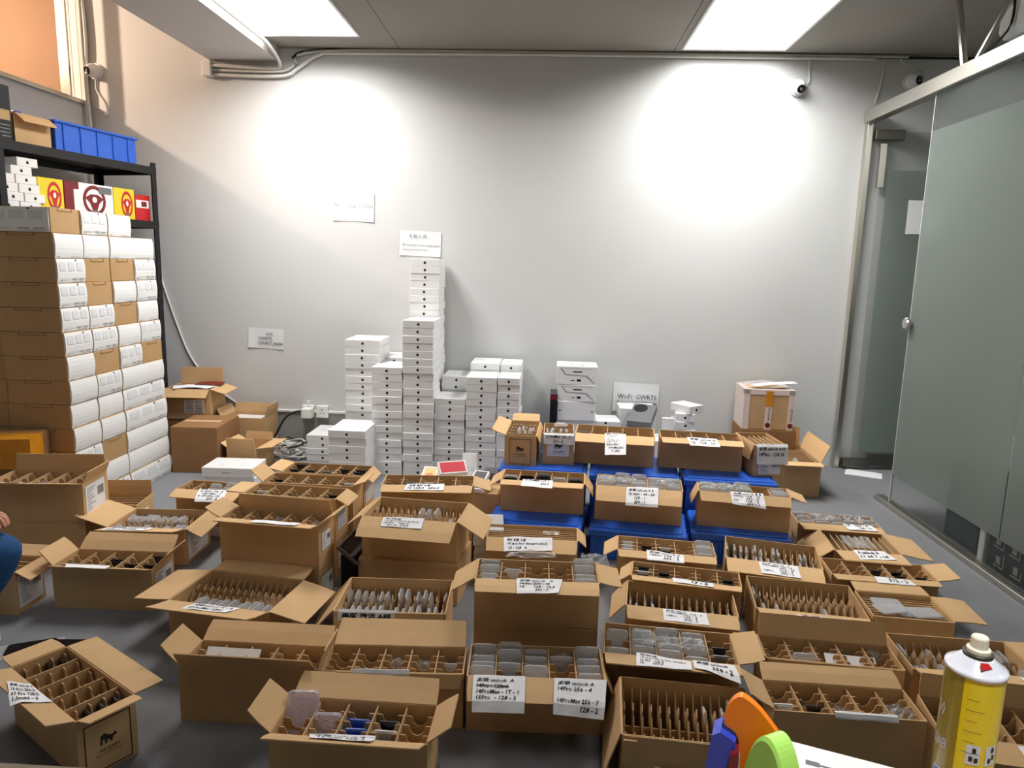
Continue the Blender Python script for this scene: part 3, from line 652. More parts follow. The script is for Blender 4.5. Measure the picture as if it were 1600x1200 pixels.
CD = {
 'C1':{'c': (-2.179, 2.943), 'w': 0.4, 'd': 0.211, 'r': 6.3, 'z': (0.17, 0.17), 'f': {'B': (4, 0.075), 'R': (24, 0.053), 'F': (73, 0.08)}, 'n': []},
 'C3':{'c': (-1.692, 2.958), 'w': 0.337, 'd': 0.246, 'r': 2.7, 'z': (0, 0.16), 'f': {'L': (72, 0.148), 'F': (76, 0.111), 'R': (122, 0.074)}, 'n': []},
 'C4':{'c': (-1.625, 2.509), 'w': 0.379, 'd': 0.162, 'r': 1.0, 'z': (0, 0.165), 'f': {'L': (42, 0.073), 'B': (52, 0.081), 'R': (46, 0.081), 'F': (70, 0.04)}, 'n': [('F', [(-0.182, -0.094), (-0.002, -0.117), (0.045, 0.047), (-0.11, 0.044)])]},
 'C7':{'c': (-1.26, 1.72), 'w': 0.147, 'd': 0.393, 'r': 57.3, 'z': (0, 0.17), 'f': {'B': (90, 0.081), 'R': (92, 0.081), 'L': (72, 0.066), 'F': (74, 0.059)}, 'n': [('L', [(-0.1, 0.044), (-0.058, 0.003), (0.071, 0.002), (0.035, 0.085)])]},
 'C8':{'c': (-1.053, 2.313), 'w': 0.373, 'd': 0.253, 'r': -8.2, 'z': (0, 0.16), 'f': {'L': (96, 0.139), 'B': (86, 0.088), 'R': (102, 0.127), 'F': (76, 0.127)}, 'n': [('F', [(-0.074, 0.01), (0.087, 0.006), (0.076, 0.075), (-0.075, 0.087)])]},
 'C9':{'c': (-0.811, 1.886), 'w': 0.402, 'd': 0.141, 'r': -0.5, 'z': (0, 0.17), 'f': {'L': (46, 0.078), 'B': (58, 0.071), 'F': (30, 0.071), 'R': (16, 0.07)}, 'n': []},
 'C10':{'c': (-0.407, 1.909), 'w': 0.405, 'd': 0.141, 'r': 2.5, 'z': (0, 0.17), 'f': {'B': (68, 0.098), 'F': (166, 0.04)}, 'n': []},
 'C11':{'c': (-0.448, 1.623), 'w': 0.392, 'd': 0.156, 'r': -1.0, 'z': (0, 0.17), 'f': {'L': (48, 0.078), 'B': (68, 0.078), 'R': (52, 0.07), 'F': (60, 0.078)}, 'n': [('F', [(-0.096, -0.004), (0.068, -0.017), (0.071, 0.058), (-0.078, 0.052)])]},
 'C12':{'c': (-1.016, 2.594), 'w': 0.399, 'd': 0.143, 'r': -6.0, 'z': (0.17, 0.165), 'f': {'L': (64, 0.072), 'B': (-8, 0.057), 'R': (52, 0.072), 'F': (80, 0.057)}, 'n': []},
 'C13':{'c': (-1.042, 2.879), 'w': 0.404, 'd': 0.145, 'r': -4.5, 'z': (0.17, 0.17), 'f': {'L': (88, 0.08), 'R': (118, 0.058)}, 'n': []},
 'C14':{'c': (-1.025, 3.048), 'w': 0.413, 'd': 0.144, 'r': -2.1, 'z': (0.17, 0.17), 'f': {'L': (48, 0.072), 'R': (70, 0.058)}, 'n': []},
 'C15':{'c': (-1.017, 3.25), 'w': 0.397, 'd': 0.168, 'r': -2.2, 'z': (0.17, 0.16), 'f': {'L': (78, 0.067), 'R': (134, 0.051)}, 'n': []},
 'C16':{'c': (-0.507, 3.098), 'w': 0.407, 'd': 0.159, 'r': 4.1, 'z': (0.17, 0.17), 'f': {'F': (94, 0.08), 'R': (108, 0.08)}, 'n': [('F', [(-0.09, -0.004), (0.076, -0.011), (0.076, 0.064), (-0.096, 0.064)])]},
 'C17':{'c': (-0.496, 2.741), 'w': 0.383, 'd': 0.237, 'r': -5.3, 'z': (0.165, 0.165), 'f': {'F': (114, 0.107), 'R': (122, 0.118), 'L': (126, 0.083)}, 'n': [('F', [(-0.1, 0.002), (0.061, -0.004), (0.062, 0.051), (-0.1, 0.051)])]},
 'C18':{'c': (-0.494, 2.322), 'w': 0.375, 'd': 0.259, 'r': 2.0, 'z': (0, 0.165), 'f': {'L': (138, 0.117), 'F': (160, 0.07)}, 'n': []},
 'C19':{'c': (-0.003, 2.227), 'w': 0.401, 'd': 0.161, 'r': 0.6, 'z': (0.165, 0.155), 'f': {'F': (92, 0.081), 'L': (124, 0.089), 'R': (104, 0.073)}, 'n': [('F', [(-0.066, -0.004), (0.082, -0.008), (0.066, 0.081), (-0.062, 0.087)])]},
 'C20':{'c': (-0.029, 2.953), 'w': 0.391, 'd': 0.155, 'r': -1.2, 'z': (0, 0.17), 'f': {'F': (116, 0.077), 'R': (130, 0.046)}, 'n': [('F', [(-0.119, 0.001), (0.087, -0.006), (0.089, 0.064), (-0.113, 0.078)])]},
 'C21':{'c': (-0.103, 3.736), 'w': 0.163, 'd': 0.346, 'r': -2.8, 'z': (0.29, 0.16), 'f': {'L': (72, 0.074), 'B': (70, 0.082), 'R': (154, 0.041)}, 'n': []},
 'C22':{'c': (0.088, 3.747), 'w': 0.16, 'd': 0.266, 'r': -1.0, 'z': (0.29, 0.16), 'f': {}, 'n': []},
 'C23':{'c': (0.388, 3.747), 'w': 0.413, 'd': 0.216, 'r': -6.3, 'z': (0.29, 0.16), 'f': {'F': (98, 0.108)}, 'n': [('F', [(-0.052, -0.022), (0.057, -0.031), (0.061, 0.184), (-0.043, 0.193)])]},
 'C24':{'c': (0.828, 3.703), 'w': 0.414, 'd': 0.178, 'r': -6.0, 'z': (0.29, 0.16), 'f': {'F': (96, 0.089)}, 'n': [('F', [(-0.074, -0.014), (0.076, -0.002), (0.081, 0.099), (-0.066, 0.098)])]},
 'C25':{'c': (1.136, 3.678), 'w': 0.166, 'd': 0.274, 'r': 5.2, 'z': (0.29, 0.16), 'f': {'L': (166, 0.08)}, 'n': []},
 'C26':{'c': (0.012, 3.359), 'w': 0.399, 'd': 0.185, 'r': -3.3, 'z': (0.15, 0.15), 'f': {'F': (86, 0.092), 'L': (126, 0.065), 'R': (144, 0.074)}, 'n': [('F', [(-0.093, -0.032), (0.049, -0.04), (0.053, 0.108), (-0.093, 0.099)])]},
 'C27':{'c': (0.463, 3.271), 'w': 0.397, 'd': 0.185, 'r': -7.4, 'z': (0.15, 0.165), 'f': {'F': (120, 0.092)}, 'n': [('F', [(-0.056, 0.002), (0.088, -0.005), (0.087, 0.106), (-0.057, 0.107)])]},
 'C28':{'c': (0.934, 3.219), 'w': 0.403, 'd': 0.141, 'r': -8.4, 'z': (0.15, 0.165), 'f': {'F': (124, 0.057), 'L': (156, 0.071), 'R': (110, 0.071)}, 'n': [('F', [(-0.064, -0.006), (0.078, -0.01), (0.087, 0.072), (-0.058, 0.061)])]},
 'C29':{'c': (0.529, 2.856), 'w': 0.397, 'd': 0.16, 'r': -6.5, 'z': (0, 0.17), 'f': {'F': (88, 0.08), 'L': (122, 0.064)}, 'n': [('F', [(-0.08, -0.013), (0.067, 0.017), (0.064, 0.09), (-0.08, 0.087)])]},
 'C30':{'c': (0.561, 2.59), 'w': 0.403, 'd': 0.135, 'r': -9.7, 'z': (0, 0.17), 'f': {'F': (80, 0.067), 'L': (128, 0.054)}, 'n': [('F', [(-0.05, -0.007), (0.099, 0.007), (0.096, 0.062), (-0.046, 0.047)])]},
 'C31':{'c': (0.505, 2.386), 'w': 0.375, 'd': 0.199, 'r': -7.8, 'z': (0, 0.17), 'f': {'F': (90, 0.1), 'L': (138, 0.08)}, 'n': [('F', [(-0.064, 0.007), (0.08, 0.01), (0.085, 0.092), (-0.061, 0.088)])]},
 'C32':{'c': (0.412, 2.073), 'w': 0.399, 'd': 0.189, 'r': -5.3, 'z': (0, 0.17), 'f': {'F': (76, 0.094), 'R': (76, 0.075)}, 'n': [('F', [(-0.101, -0.019), (0.056, 0.024), (0.05, 0.097), (-0.106, 0.099)]), ('F', [(0.062, 0.003), (0.179, 0.02), (0.18, 0.131), (0.059, 0.077)])]},
 'C33':{'c': (0.405, 1.742), 'w': 0.344, 'd': 0.259, 'r': -4.8, 'z': (0, 0.165), 'f': {'L': (162, 0.143), 'F': (174, 0.11)}, 'n': []},
 'C34':{'c': (0.97, 2.868), 'w': 0.371, 'd': 0.248, 'r': -13.2, 'z': (0, 0.16), 'f': {'F': (92, 0.124)}, 'n': [('F', [(-0.059, 0.009), (0.088, 0.01), (0.092, 0.116), (-0.052, 0.112)])]},
 'C35':{'c': (0.963, 2.463), 'w': 0.37, 'd': 0.269, 'r': -8.0, 'z': (0, 0.16), 'f': {'F': (84, 0.06)}, 'n': []},
 'C36':{'c': (0.896, 2.067), 'w': 0.396, 'd': 0.139, 'r': -4.9, 'z': (0, 0.17), 'f': {'B': (24, 0.069), 'L': (88, 0.076), 'F': (170, 0.05)}, 'n': []},
 'C37':{'c': (0.834, 1.816), 'w': 0.389, 'd': 0.141, 'r': -2.3, 'z': (0, 0.17), 'f': {'B': (68, 0.063), 'L': (62, 0.07)}, 'n': []},
 'C38':{'c': (1.394, 3.293), 'w': 0.368, 'd': 0.151, 'r': -5.1, 'z': (0, 0.16), 'f': {'F': (90, 0.075)}, 'n': [('F', [(0.01, -0.048), (0.142, -0.049), (0.148, 0.056), (0.021, 0.058)])]},
 'C39':{'c': (1.393, 3.029), 'w': 0.269, 'd': 0.255, 'r': -5.9, 'z': (0, 0.16), 'f': {'L': (128, 0.115), 'R': (100, 0.128), 'F': (88, 0.128)}, 'n': [('F', [(-0.061, -0.006), (0.065, -0.013), (0.086, 0.076), (-0.062, 0.103)])]},
 'C40':{'c': (1.331, 2.71), 'w': 0.388, 'd': 0.159, 'r': -5.1, 'z': (0, 0.17), 'f': {'R': (80, 0.08), 'F': (92, 0.048)}, 'n': [('F', [(-0.042, 0.001), (0.081, 0.016), (0.091, 0.052), (-0.045, 0.051)])]},
 'C41':{'c': (1.286, 2.412), 'w': 0.262, 'd': 0.193, 'r': -5.2, 'z': (0, 0.165), 'f': {'B': (88, 0.077), 'R': (90, 0.106), 'F': (172, 0.08)}, 'n': []},
 'C42':{'c': (1.307, 2.096), 'w': 0.363, 'd': 0.211, 'r': -3.6, 'z': (0, 0.165), 'f': {'R': (88, 0.1), 'F': (80, 0.09)}, 'n': []},
 'C51':{'c': (0.002, 1.932), 'w': 0.392, 'd': 0.172, 'r': 1.6, 'z': (0, 0.17), 'f': {'F': (106, 0.086), 'R': (156, 0.078)}, 'n': [('F', [(-0.177, -0.0), (-0.03, 0.0), (-0.032, 0.114), (-0.173, 0.115)]), ('F', [(0.051, 0.001), (0.198, 0.004), (0.18, 0.123), (0.045, 0.113)])]},
 'C50':{'c': (-1.566, 3.252), 'w': 0.34, 'd': 0.146, 'r': -5.0, 'z': (0.05, 0.17), 'f': {'F': (104, 0.07)}, 'n': [('F', [(-0.052, -0.019), (0.085, -0.03), (0.117, 0.082), (-0.022, 0.089)])]},
 'C2':{'c': (-1.998, 3.17), 'w': 0.22, 'd': 0.187, 'r': 7.7, 'z': (0, 0.165), 'f': {'B': (8, 0.066)}, 'n': []},
 'C43':{'c': (1.192, 1.752), 'w': 0.293, 'd': 0.176, 'r': -8.6, 'z': (0, 0.17), 'f': {'B': (12, 0.062), 'F': (95, 0.08)}, 'n': []},
}
LAB = {
'C1': ('open carton with upright back flap on a closed one beside the white-sleeved pile', 'upper carton beside the white-sleeved pile'),
'C2': ('small carton with one raised flap at the foot of the white-sleeved pile', 'small carton by the pile'),
'C3': ('carton packed with grey sleeves, wide flap opened toward the stacked pile', 'carton of grey sleeves near the pile'),
'C4': ('wide open carton with shipping label beside the squatting person', 'carton beside the squatting person'),
'C7': ('open carton turned askew with printed bird emblem and handwritten sheet, alone on the floor', 'askew carton with the bird emblem'),
'C8': ('carton with all four flaps spread flat and wavy dividers inside', 'carton with four flat flaps'),
'C9': ('open carton with its front flap standing up and a sheet propped inside', 'carton with the propped sheet'),
'C10': ('carton with tall back flap and empty notched dividers behind the front carton', 'carton behind the front carton'),
'C11': ('frontmost open carton holding blue phones and a pink case', 'carton holding the pink case'),
'C12': ('tall-standing carton with a plain wide front, stacked on a closed carton', 'plain-fronted stacked carton'),
'C13': ('stacked carton of black phones directly behind the plain-fronted one', 'first carton of black phones'),
'C14': ('stacked carton of black phones, middle of the three receding ones', 'middle carton of black phones'),
'C15': ('stacked carton of black phones farthest back, next to the white towers', 'farthest carton of black phones'),
'C16': ('carton with a note on its flap in front of the small phone boxes', 'carton before the small phone boxes'),
'C17': ('raised carton with two rows of wavy dividers and a broad drooping front flap', 'raised carton with the drooping flap'),
'C18': ('low carton tightly packed with grey sleeves below the drooping flap', 'low carton tightly packed with sleeves'),
'C19': ('stacked carton with a curled handwritten sheet in the middle of the room', 'carton with the curled sheet'),
'C20': ('carton of flat cardboard strips in front of the blue crates', 'carton of flat strips'),
'C21': ('tall narrow carton with printed emblem and side flap open, on the blue crates', 'narrow carton with side flap open'),
'C22': ('narrow carton with a white emblem label, on the blue crates', 'narrow carton with the emblem label'),
'C23': ('carton with a long handwritten list hanging down its front, on a blue crate', 'carton with the long list'),
'C24': ('wide carton on the back blue crates between the long list and the end carton', 'wide carton on the back crates'),
'C25': ('end-on carton with a large sheet over a printed label, last on the back crates', 'end-on carton on the back crates'),
'C26': ('carton on the front blue crates nearest the white towers', 'first carton on the front crates'),
'C27': ('carton brimming with plastic sleeves and a 12 mini sheet, middle front crate', 'carton with the 12 mini sheet'),
'C28': ('carton of plastic sleeves on the front blue crate nearest the glass', 'carton on the crate nearest the glass'),
'C29': ('open carton just in front of the middle blue crate', 'carton just before the middle crate'),
'C30': ('narrow open carton of phones between two other open ones, sheet hanging over', 'narrow carton of phones'),
'C31': ('carton with two rows of phones in thin dividers and a wide front sheet', 'carton with two rows of phones'),
'C32': ('carton of tall grey sleeves with two sheets on its front flap', 'carton with two front sheets'),
'C33': ('front carton with long thin dividers and torn white tape on its face', 'carton with torn tape'),
'C34': ('carton crammed with sleeves and a handwritten sheet, before the end blue crate', 'carton crammed with sleeves'),
'C35': ('carton with two rows of empty wavy dividers in the middle right', 'carton of empty wavy dividers'),
'C36': ('carton with a broad upright back flap and a blank sheet inside', 'carton with the blank sheet inside'),
'C37': ('carton with a dark broad front above the white product box', 'dark-fronted carton'),
'C38': ('carton of grey sleeves farthest along the glass partition', 'farthest carton along the glass'),
'C39': ('square carton with straight slanting dividers and wide side flaps by the glass', 'square carton with slanting dividers'),
'C40': ('carton with a torn side flap near the glass partition', 'carton with the torn flap'),
'C41': ('carton with sleeves lying flat over straight dividers near the glass', 'carton with flat-lying sleeves'),
'C42': ('carton of grey sleeves behind the yellow spray can', 'carton behind the spray can'),
'C43': ('carton of notched dividers below the spray can at the picture edge', 'carton beside the spray can'),
'C50': ('small carton with a handwritten sheet on the flap near the large white box', 'small carton near the white box'),
'C51': ('carton with two large handwritten sheets on its front, centre foreground', 'carton with two large sheets'),
}
GRID = {
'C1': ['p...', '....', '.k..', '....', '..k.'], 'C4': ['pp..', 'p...', 'b.b.', 'bb..', 'bb.b'], 'C7': ['bbb.', '....', '....', '....', 'bb.b'],
'C9': ['k...', '....', '....', 'w...', 'bb..'], 'C10': ['p...', '....', '..k.', 'k.k.', 'p.p.'], 'C11': ['....', 'wC..', 'uuu.', 'bwb.', '....'],
'C12': ['.k..', '....', 'b.k.', '....', '..k.'], 'C13': ['bbw.', 'bb..', 'sb..', 'b...', 'bbb.'], 'C14': ['bbb.', 'bs..', 'bb..', 'bb..', 'bbw.'],
'C15': ['bb.b', 'sb..', 'bs..', 'b.b.', 'sbb.'], 'C16': ['wb..', '.bs.', '..w.', '.b..', 'bw..'], 'C19': ['ppPP', '..p.', '....', '....', 'PPPP'],
'C21': ['pppp', 'PPPp', 'PPpp', 'pppp', 'p.pp'], 'C22': ['P.P.', 'PPPP', 'PPPP', '....', '....'], 'C23': ['.s..', '....', '.w..', '....', 'w...'],
'C24': ['k...', '..k.', '....', '.k..', '.k..'], 'C26': ['bw..', 'bb..', '.bs.', '.w..', 'bs..'], 'C27': ['PPPP'] * 5,
'C28': ['PPPP', 'PPPP', 'PPPP', '....', 'PPPP'], 'C29': ['wwww', '..b.', 'wbw.', '.p..', 'PPPP'], 'C30': ['wbwb', 'bbb.', '....', 'sb..', 'wbb.'],
'C32': ['P.P.', 'PPPP', 'PPPP', 'PPPP', 'bsb.'], 'C36': ['k...', 'P...', '....', '....', '...k'], 'C37': ['kw..', '.b..', 'kk..', '....', '..k.'],
'C38': ['PPPP'] * 5, 'C40': ['....', 'b...', 'b.b.', 'bbb.', 'bb..'], 'C43': ['....', 'w...', '..k.', '....', '....'], 'C50': ['....', '....', 'PP..', 'PPP.', '.P..'],
'C51': ['PPPP', 'bPPP', 'PPPP', '..Pk', 'PPPP'],
}
SLOT = {
'C3': ('pppppppppppppp', 'ppppppppppp...'), 'C8': ('..pppppppppppp', '..............'), 'C17': ('............p.', '.......ppp....'),
'C18': ('pppppp.ppppppp', 'pppppp.ppppp.p'), 'C31': ('.p.p.w.p.p.p.p', 'w.wu....w.wwbu'), 'C33': ('..............', '.........w.wp.'),
'C34': ('pppppppppppppp', 'pppppp.pp..pp.'), 'C35': ('pp.p.....p....', 'p.............'), 'C42': ('ppp.pp..pp.p.p', 'pp..p.......pp'),
}
NOTES = {
'C4': [None], 'C7': [['无锁 unlock A', '13 Pro 256-2', '13 Pro 128-5', '13mini - 6']], 'C8': [['无锁 unlock 12 - A', '12 ProMax 128-6']], 'C11': [['无锁 unlock A', ' 13 mini 128-3']],
'C16': [['无锁 有版 A 级', '12 128-2   256-5']], 'C17': [['美版 无锁 A级', 'US spec unlock grade A', '12 Pro    128-16', '  256-12   512-3']],
'C19': [['无锁 unlock   A', '14 Pro 256 - 12', '14      128 - 12.5', '        256 - 5']], 'C20': [['美版 无锁  A 级', 'US spec Face damaged unlock', ' 13 - 128   4']],
'C23': [['无锁 unlock', '12 Pro 128-1', '   256-2', '13  - 1', '13ProMax 256-2', '14 Pro 128-1', '14 Pro 256-1', '  15 ProMax 256-1', '     15 128-2']],
'C24': [['无锁 unlock A', '12   128   19']], 'C26': [['13 ProMax 128-4', '          256-3']], 'C27': [['无锁 unlock A 8', '12 mini - 64 - 26', '    128 - 1', '    256 - 1']],
'C28': [['无锁 unlock A B', '12Pro  128 - 12', '       256 - 8', '12     128 - 5', '       256 - 2']], 'C29': [['无锁 unlock A', '12Pro 128 - 2', '      256 - 2']],
'C30': [['      13 - 2']], 'C31': [['无锁 unlock', '13 ProMax - 128 - 5', '         256 - 3', '14Pro  - 128 - 4', '         256 - 5', '         512 - 2']],
'C32': [['美版 无锁 有锁', 'US spec Unlock Face damaged', '12 Pro   128-4', '13       256-7'], ['无锁 unlock', '     256 - 2']],
'C34': [['无锁 unlock  A', '14ProMax 128 - 8', '         256 - 10', '         512 - 2', '14Pro    128 - 7', '         256 - 2']], 'C38': [['无锁 unlock A', '14    256 - 5', '      128 - 11']],
'C39': [['A unlock A', '11 64 7 - 14']], 'C40': [['    512 - 2']], 'C50': [['无锁 unlock', 'A 12Pro 128 - 2', '  12ProMax - 1', 'B 13ProMax 128', '      256 - 2']],
'C51': [['无锁 unlock  A', '14Pro - 128mb', '14ProMax - 1T - 1', '15Pro  - 128 - 3', ' '], ['无锁 unlock A', '14Pro 256 - 4', ' ', '14ProMax 256 - 7', '         128 - 2']],
}
STRIKE = {('C51', 0): 1, ('C19', 0): 1}
CT = {}
for key, d in CD.items():
    c = Carton(key, d, LAB[key][0], 'open cartons of phones on the floor'); CT[key] = c
    ref = LAB[key][1]
    if key in GRID: c.grid(GRID[key], ref)
    elif key in SLOT: c.slots(SLOT[key][0], SLOT[key][1], ref)
    for i, ln in enumerate(NOTES.get(key, [])): c.note(i, ln, strike=STRIKE.get((key, i)))
CT['C2'].strips(5); CT['C20'].strips(7); CT['C25'].strips(6); CT['C39'].strips(10, 'y'); CT['C41'].strips(10)
# sheets on flaps that are seen almost edge-on, sheets on fronts
CT['C1'].note_at('F', -.19, -.03, .01, .075, ['无锁 unlock A']); CT['C3'].note_at('F', -.14, .04, .01, .1, ['无锁 unlock', '13 - 128'])
CT['C10'].note_at('F', -.11, .05, -.004, .02, None); CT['C12'].note_at('F', -.05, .13, .0, .05, None)
CT['C18'].note_at('F', -.17, .02, -.002, .03, ['美版 激活 A组'], shear=0); CT['C35'].note_at('F', -.06, .12, .035, .055, ['无锁 unlock'])
CT['C37'].note_at('F', -.04, .12, -.012, .006, None); CT['C42'].note_at('F', .1, .17, .02, .11, None); CT['C43'].note_at('F', .02, .14, .01, .1, ['无锁 unlock', '13 - 256'])
CT['C22'].note_at('L', -.078, .078, -.004, .05, ['12 ProMax 128 - 2', '     256 - 2']); CT['C25'].note_at('L', -.075, .085, -.004, .095, ['无锁 unlock A1D', '14Plus - 128 10', ' '])
# printed labels and emblems
shipping_label(CT['C1'].root, 'R', CT['C1'].w / 2, 0, -.09, .07, .02, .15); shipping_label(CT['C2'].root, 'R', CT['C2'].w / 2, 0, -.06, .03, .05, .12)
shipping_label(CT['C3'].root, 'R', CT['C3'].w / 2, 0, -.1, .09, .015, .14); shipping_label(CT['C4'].root, 'R', CT['C4'].w / 2, 0, -.06, .06, .03, .14)
shipping_label(CT['C12'].root, 'R', CT['C12'].w / 2, 0, -.045, .03, .055, .12); shipping_label(CT['C13'].root, 'R', CT['C13'].w / 2, 0, -.05, .04, .03, .12, 1)
shipping_label(CT['C15'].root, 'R', CT['C15'].w / 2, 0, -.06, .05, .02, .12, 1); shipping_label(CT['C25'].root, 'L', CT['C25'].w / 2, 0, -.055, .055, .01, .085, 0)
emblem(CT['C7'].root, 'L', CT['C7'].w / 2, 0, .075, .058); emblem(CT['C21'].root, 'L', CT['C21'].w / 2, 0, .075, .056)
shipping_label(CT['C22'].root, 'L', CT['C22'].w / 2, 0, -.06, .055, .045, .125, 3); emblem(CT['C22'].root, 'L', CT['C22'].w / 2 + .003, 0, .085, .06, False)
r = CT['C33'].root; k = CT['C33'].d / 2 + .012
b = MB(); b.prism([(-.09, .105), (-.06, .098), (-.02, .1), (0, .09), (-.01, .082), (-.06, .09), (-.085, .094)], -k - .012, -k - .0115); b.build('torn_tape', 'paper', r)
b = MB()
for i in range(9): b.box(-.1 + .009 * i, -.1 + .009 * i + (.002 if i < 6 else .007), -k - .0112, -k - .0105, .03 + .002 * i * .2, .05)
b.build('barcode', 'paper', r)
MB().box(-.168, -.135, -k - .006, -k - .0015, .10, .162).build('tape_flap', 'kraft', r)
# closed cartons underneath the stacked ones
for key, lab in (('C1', 'closed carton under the upper carton beside the white-sleeved pile'), ('C12', 'closed carton under the plain-fronted stacked carton'), ('C13', 'closed carton under the first carton of black phones'), ('C14', 'closed carton under the middle carton of black phones'),
                 ('C15', 'closed carton under the farthest carton of black phones'), ('C16', 'closed carton under the one before the small phone boxes'), ('C17', 'closed carton under the raised carton with drooping flap'), ('C19', 'closed carton under the one with the curled sheet')):
    c = CT[key]; d = CD[key]; e = .012 if key == 'C17' else 0
    t = closed_carton(d['c'][0], d['c'][1] - e, 0, c.w + e * 1.5, c.d + e * 2, c.z0, c.rz, lab)
    if key in ('C12', 'C13', 'C14', 'C15'): shipping_label(t, 'R', (c.w + e) / 2, 0, -.05, .05, .03, .12, 1 if key != 'C12' else 0)
# ------------------------------------------------------------------ blue lidded crates
def crate(x, y, z, w, d, h, rz, label, lid=True):
    t = thing('storage_crate', label, 'crate', (x, y, z), rz, 'blue plastic storage crates')
    W, D = w / 2 - .012, d / 2 - .012; b = MB(); e = .004
    hb = h - (.03 if lid else 0)
    for (x0, x1, y0, y1) in ((-W, W, -D, -D + e), (-W, W, D - e, D), (-W, -W + e, -D + e, D - e), (W - e, W, -D + e, D - e)): b.box(x0, x1, y0, y1, 0, hb)
    b.box(-W, W, -D, D, 0, e)
    b.build('body', 'blue_plastic', t)
    rb = cached(('rib', round(hb, 3)), lambda: MB().cbox(-.006, .006, -.006, 0, .01, hb - .012, .002).mesh('rib', 'blue_plastic'))
    for k in range(5): place(rb, 'rib', t, (-W + w * (k + .45) / 5.2, -D, 0))
    for k in range(3):
        yy = -D + d * (k + .4) / 3.2
        place(rb, 'rib', t, (W, yy, 0), R(90)); place(rb, 'rib', t, (-W, yy, 0), R(-90))
    if lid:
        b = MB(); b.cbox(-w / 2, w / 2, -d / 2, d / 2, hb - .012, h - .006, .006); b.cbox(-w / 2 + .02, w / 2 - .02, -d / 2 + .02, d / 2 - .02, h - .008, h, .003)
        b.build('lid', 'blue_plastic', t)
        MB().cbox(-.04, .04, -d / 2 - .006, -d / 2 + .002, hb - .05, hb + .01, .003).build('clip', 'blue_plastic', t)
    else:
        b = MB()
        for (x0, x1, y0, y1) in ((-w / 2, w / 2, -d / 2, -d / 2 + .014), (-w / 2, w / 2, d / 2 - .014, d / 2), (-w / 2, -w / 2 + .014, -d / 2 + .014, d / 2 - .014), (w / 2 - .014, w / 2, -d / 2 + .014, d / 2 - .014)): b.cbox(x0, x1, y0, y1, h - .014, h, .003)
        b.build('rim', 'blue_plastic', t)
        MB().cbox(-w / 2 - .002, -w / 2 + .01, -.06, .06, h - .06, h - .014, .003).build('handle', 'blue_plastic', t)
    return t
FR = [(-.006, 3.268, 'near crate nearest the white towers'), (.461, 3.218, 'near crate in the middle'), (.922, 3.226, 'near crate nearest the glass')]
for x, y, l in FR: crate(x, y, 0, .438, .31, .15, R(-8), 'blue lidded crate under an open carton, ' + l)
BK = [(.02, 3.70, 'far crate nearest the white towers'), (.485, 3.665, 'far crate in the middle'), (.955, 3.64, 'far crate nearest the glass')]
for x, y, l in BK: crate(x, y, 0, .452, .41, .29, R(-5), 'taller blue lidded crate under open cartons, ' + l)

# ------------------------------------------------------------------ white tablet boxes in towers
def logo_mesh():
    s = .0085; pts = [(0, -.95), (.35, -1.0), (.7, -.75), (.95, -.2), (.75, .0), (.72, .3), (.9, .5), (.55, .72), (.2, .62), (0, .66), (-.3, .74), (-.7, .6), (-.95, .2), (-.85, -.4), (-.5, -.95), (-.25, -1.0)]
    b = MB(); b.prism([(p[0] * s, p[1] * s) for p in pts], -.0006, 0)
    b.prism([(0, .8 * s), (.15 * s, .8 * s), (.4 * s, 1.15 * s), (.35 * s, 1.35 * s), (.05 * s, 1.1 * s)], -.0006, 0)
    return b.mesh('logo', 'ink')
LOGO = logo_mesh()
def tablet_box(w, h, d, loc, rz, label, group, cat='box', logo_x=0.0, name='tablet_box', lid_text=False):
    me = cached(('tb', w, h, d), lambda: MB().cbox(-w / 2, w / 2, 0, d, 0, h - .0006, .0018).mesh(name, 'white_card'))
    o = tag(place(me, name, None, loc, rz), label, cat, group)
    place(LOGO, 'logo', o, (logo_x, 0, h / 2), label='small black logo')
    if lid_text:
        MB().box(-w * .25, -w * .1, d * .45, d * .6, h - .0006, h + .0002).build('print', 'pale_ink', o)
    return o
def tower(x0, y0, w, d, z, n, where, seed):
    rn = random.Random(seed); h = round(z / n, 4)
    for k in range(n):
        l = f"white tablet box, {ORD[n - 1 - k]} from the top of the {where}"
        tablet_box(w, h, d, (x0 + w / 2 + rn.uniform(-.003, .003), y0 + rn.uniform(-.004, .004), k * h), R(rn.uniform(-.8, .8)), l, 'white tablet boxes stacked against the back wall', lid_text=(k == n - 1))
tower(-1.55, 4.50, .215, .30, .175, 4, 'lowest stack beside the sockets', 1)
tower(-1.258, 4.03, .222, .30, .33, 7, 'low stack before the socket tower', 2)
tower(-1.258, 4.40, .222, .30, .825, 18, 'tower nearest the sockets', 3)
tower(-1.052, 4.25, .187, .27, .679, 15, 'tower left of the second tallest', 4)
tower(-.86, 4.25, .187, .27, .968, 21, 'second tallest tower', 5)
tower(-.872, 4.545, .187, .27, 1.333, 29, 'tallest tower at the wall', 6)
tower(-1.07, 4.56, .187, .27, .70, 15, 'half-hidden tower behind the left one', 13)
tower(-.668, 4.28, .187, .245, .492, 11, 'lower tower right of the tallest', 7)
tower(-.665, 4.55, .187, .27, .588, 13, 'tower behind the lower one', 8)
tower(-.475, 4.28, .187, .24, .63, 14, 'tower fifth along the front', 9)
tower(-.475, 4.54, .187, .27, .682, 15, 'tower behind the fifth one', 10)
tower(-.283, 4.28, .135, .24, .632, 14, 'narrow front tower at the end', 11)
tower(-.283, 4.54, .135, .27, .678, 15, 'narrow tower behind the end one', 12)

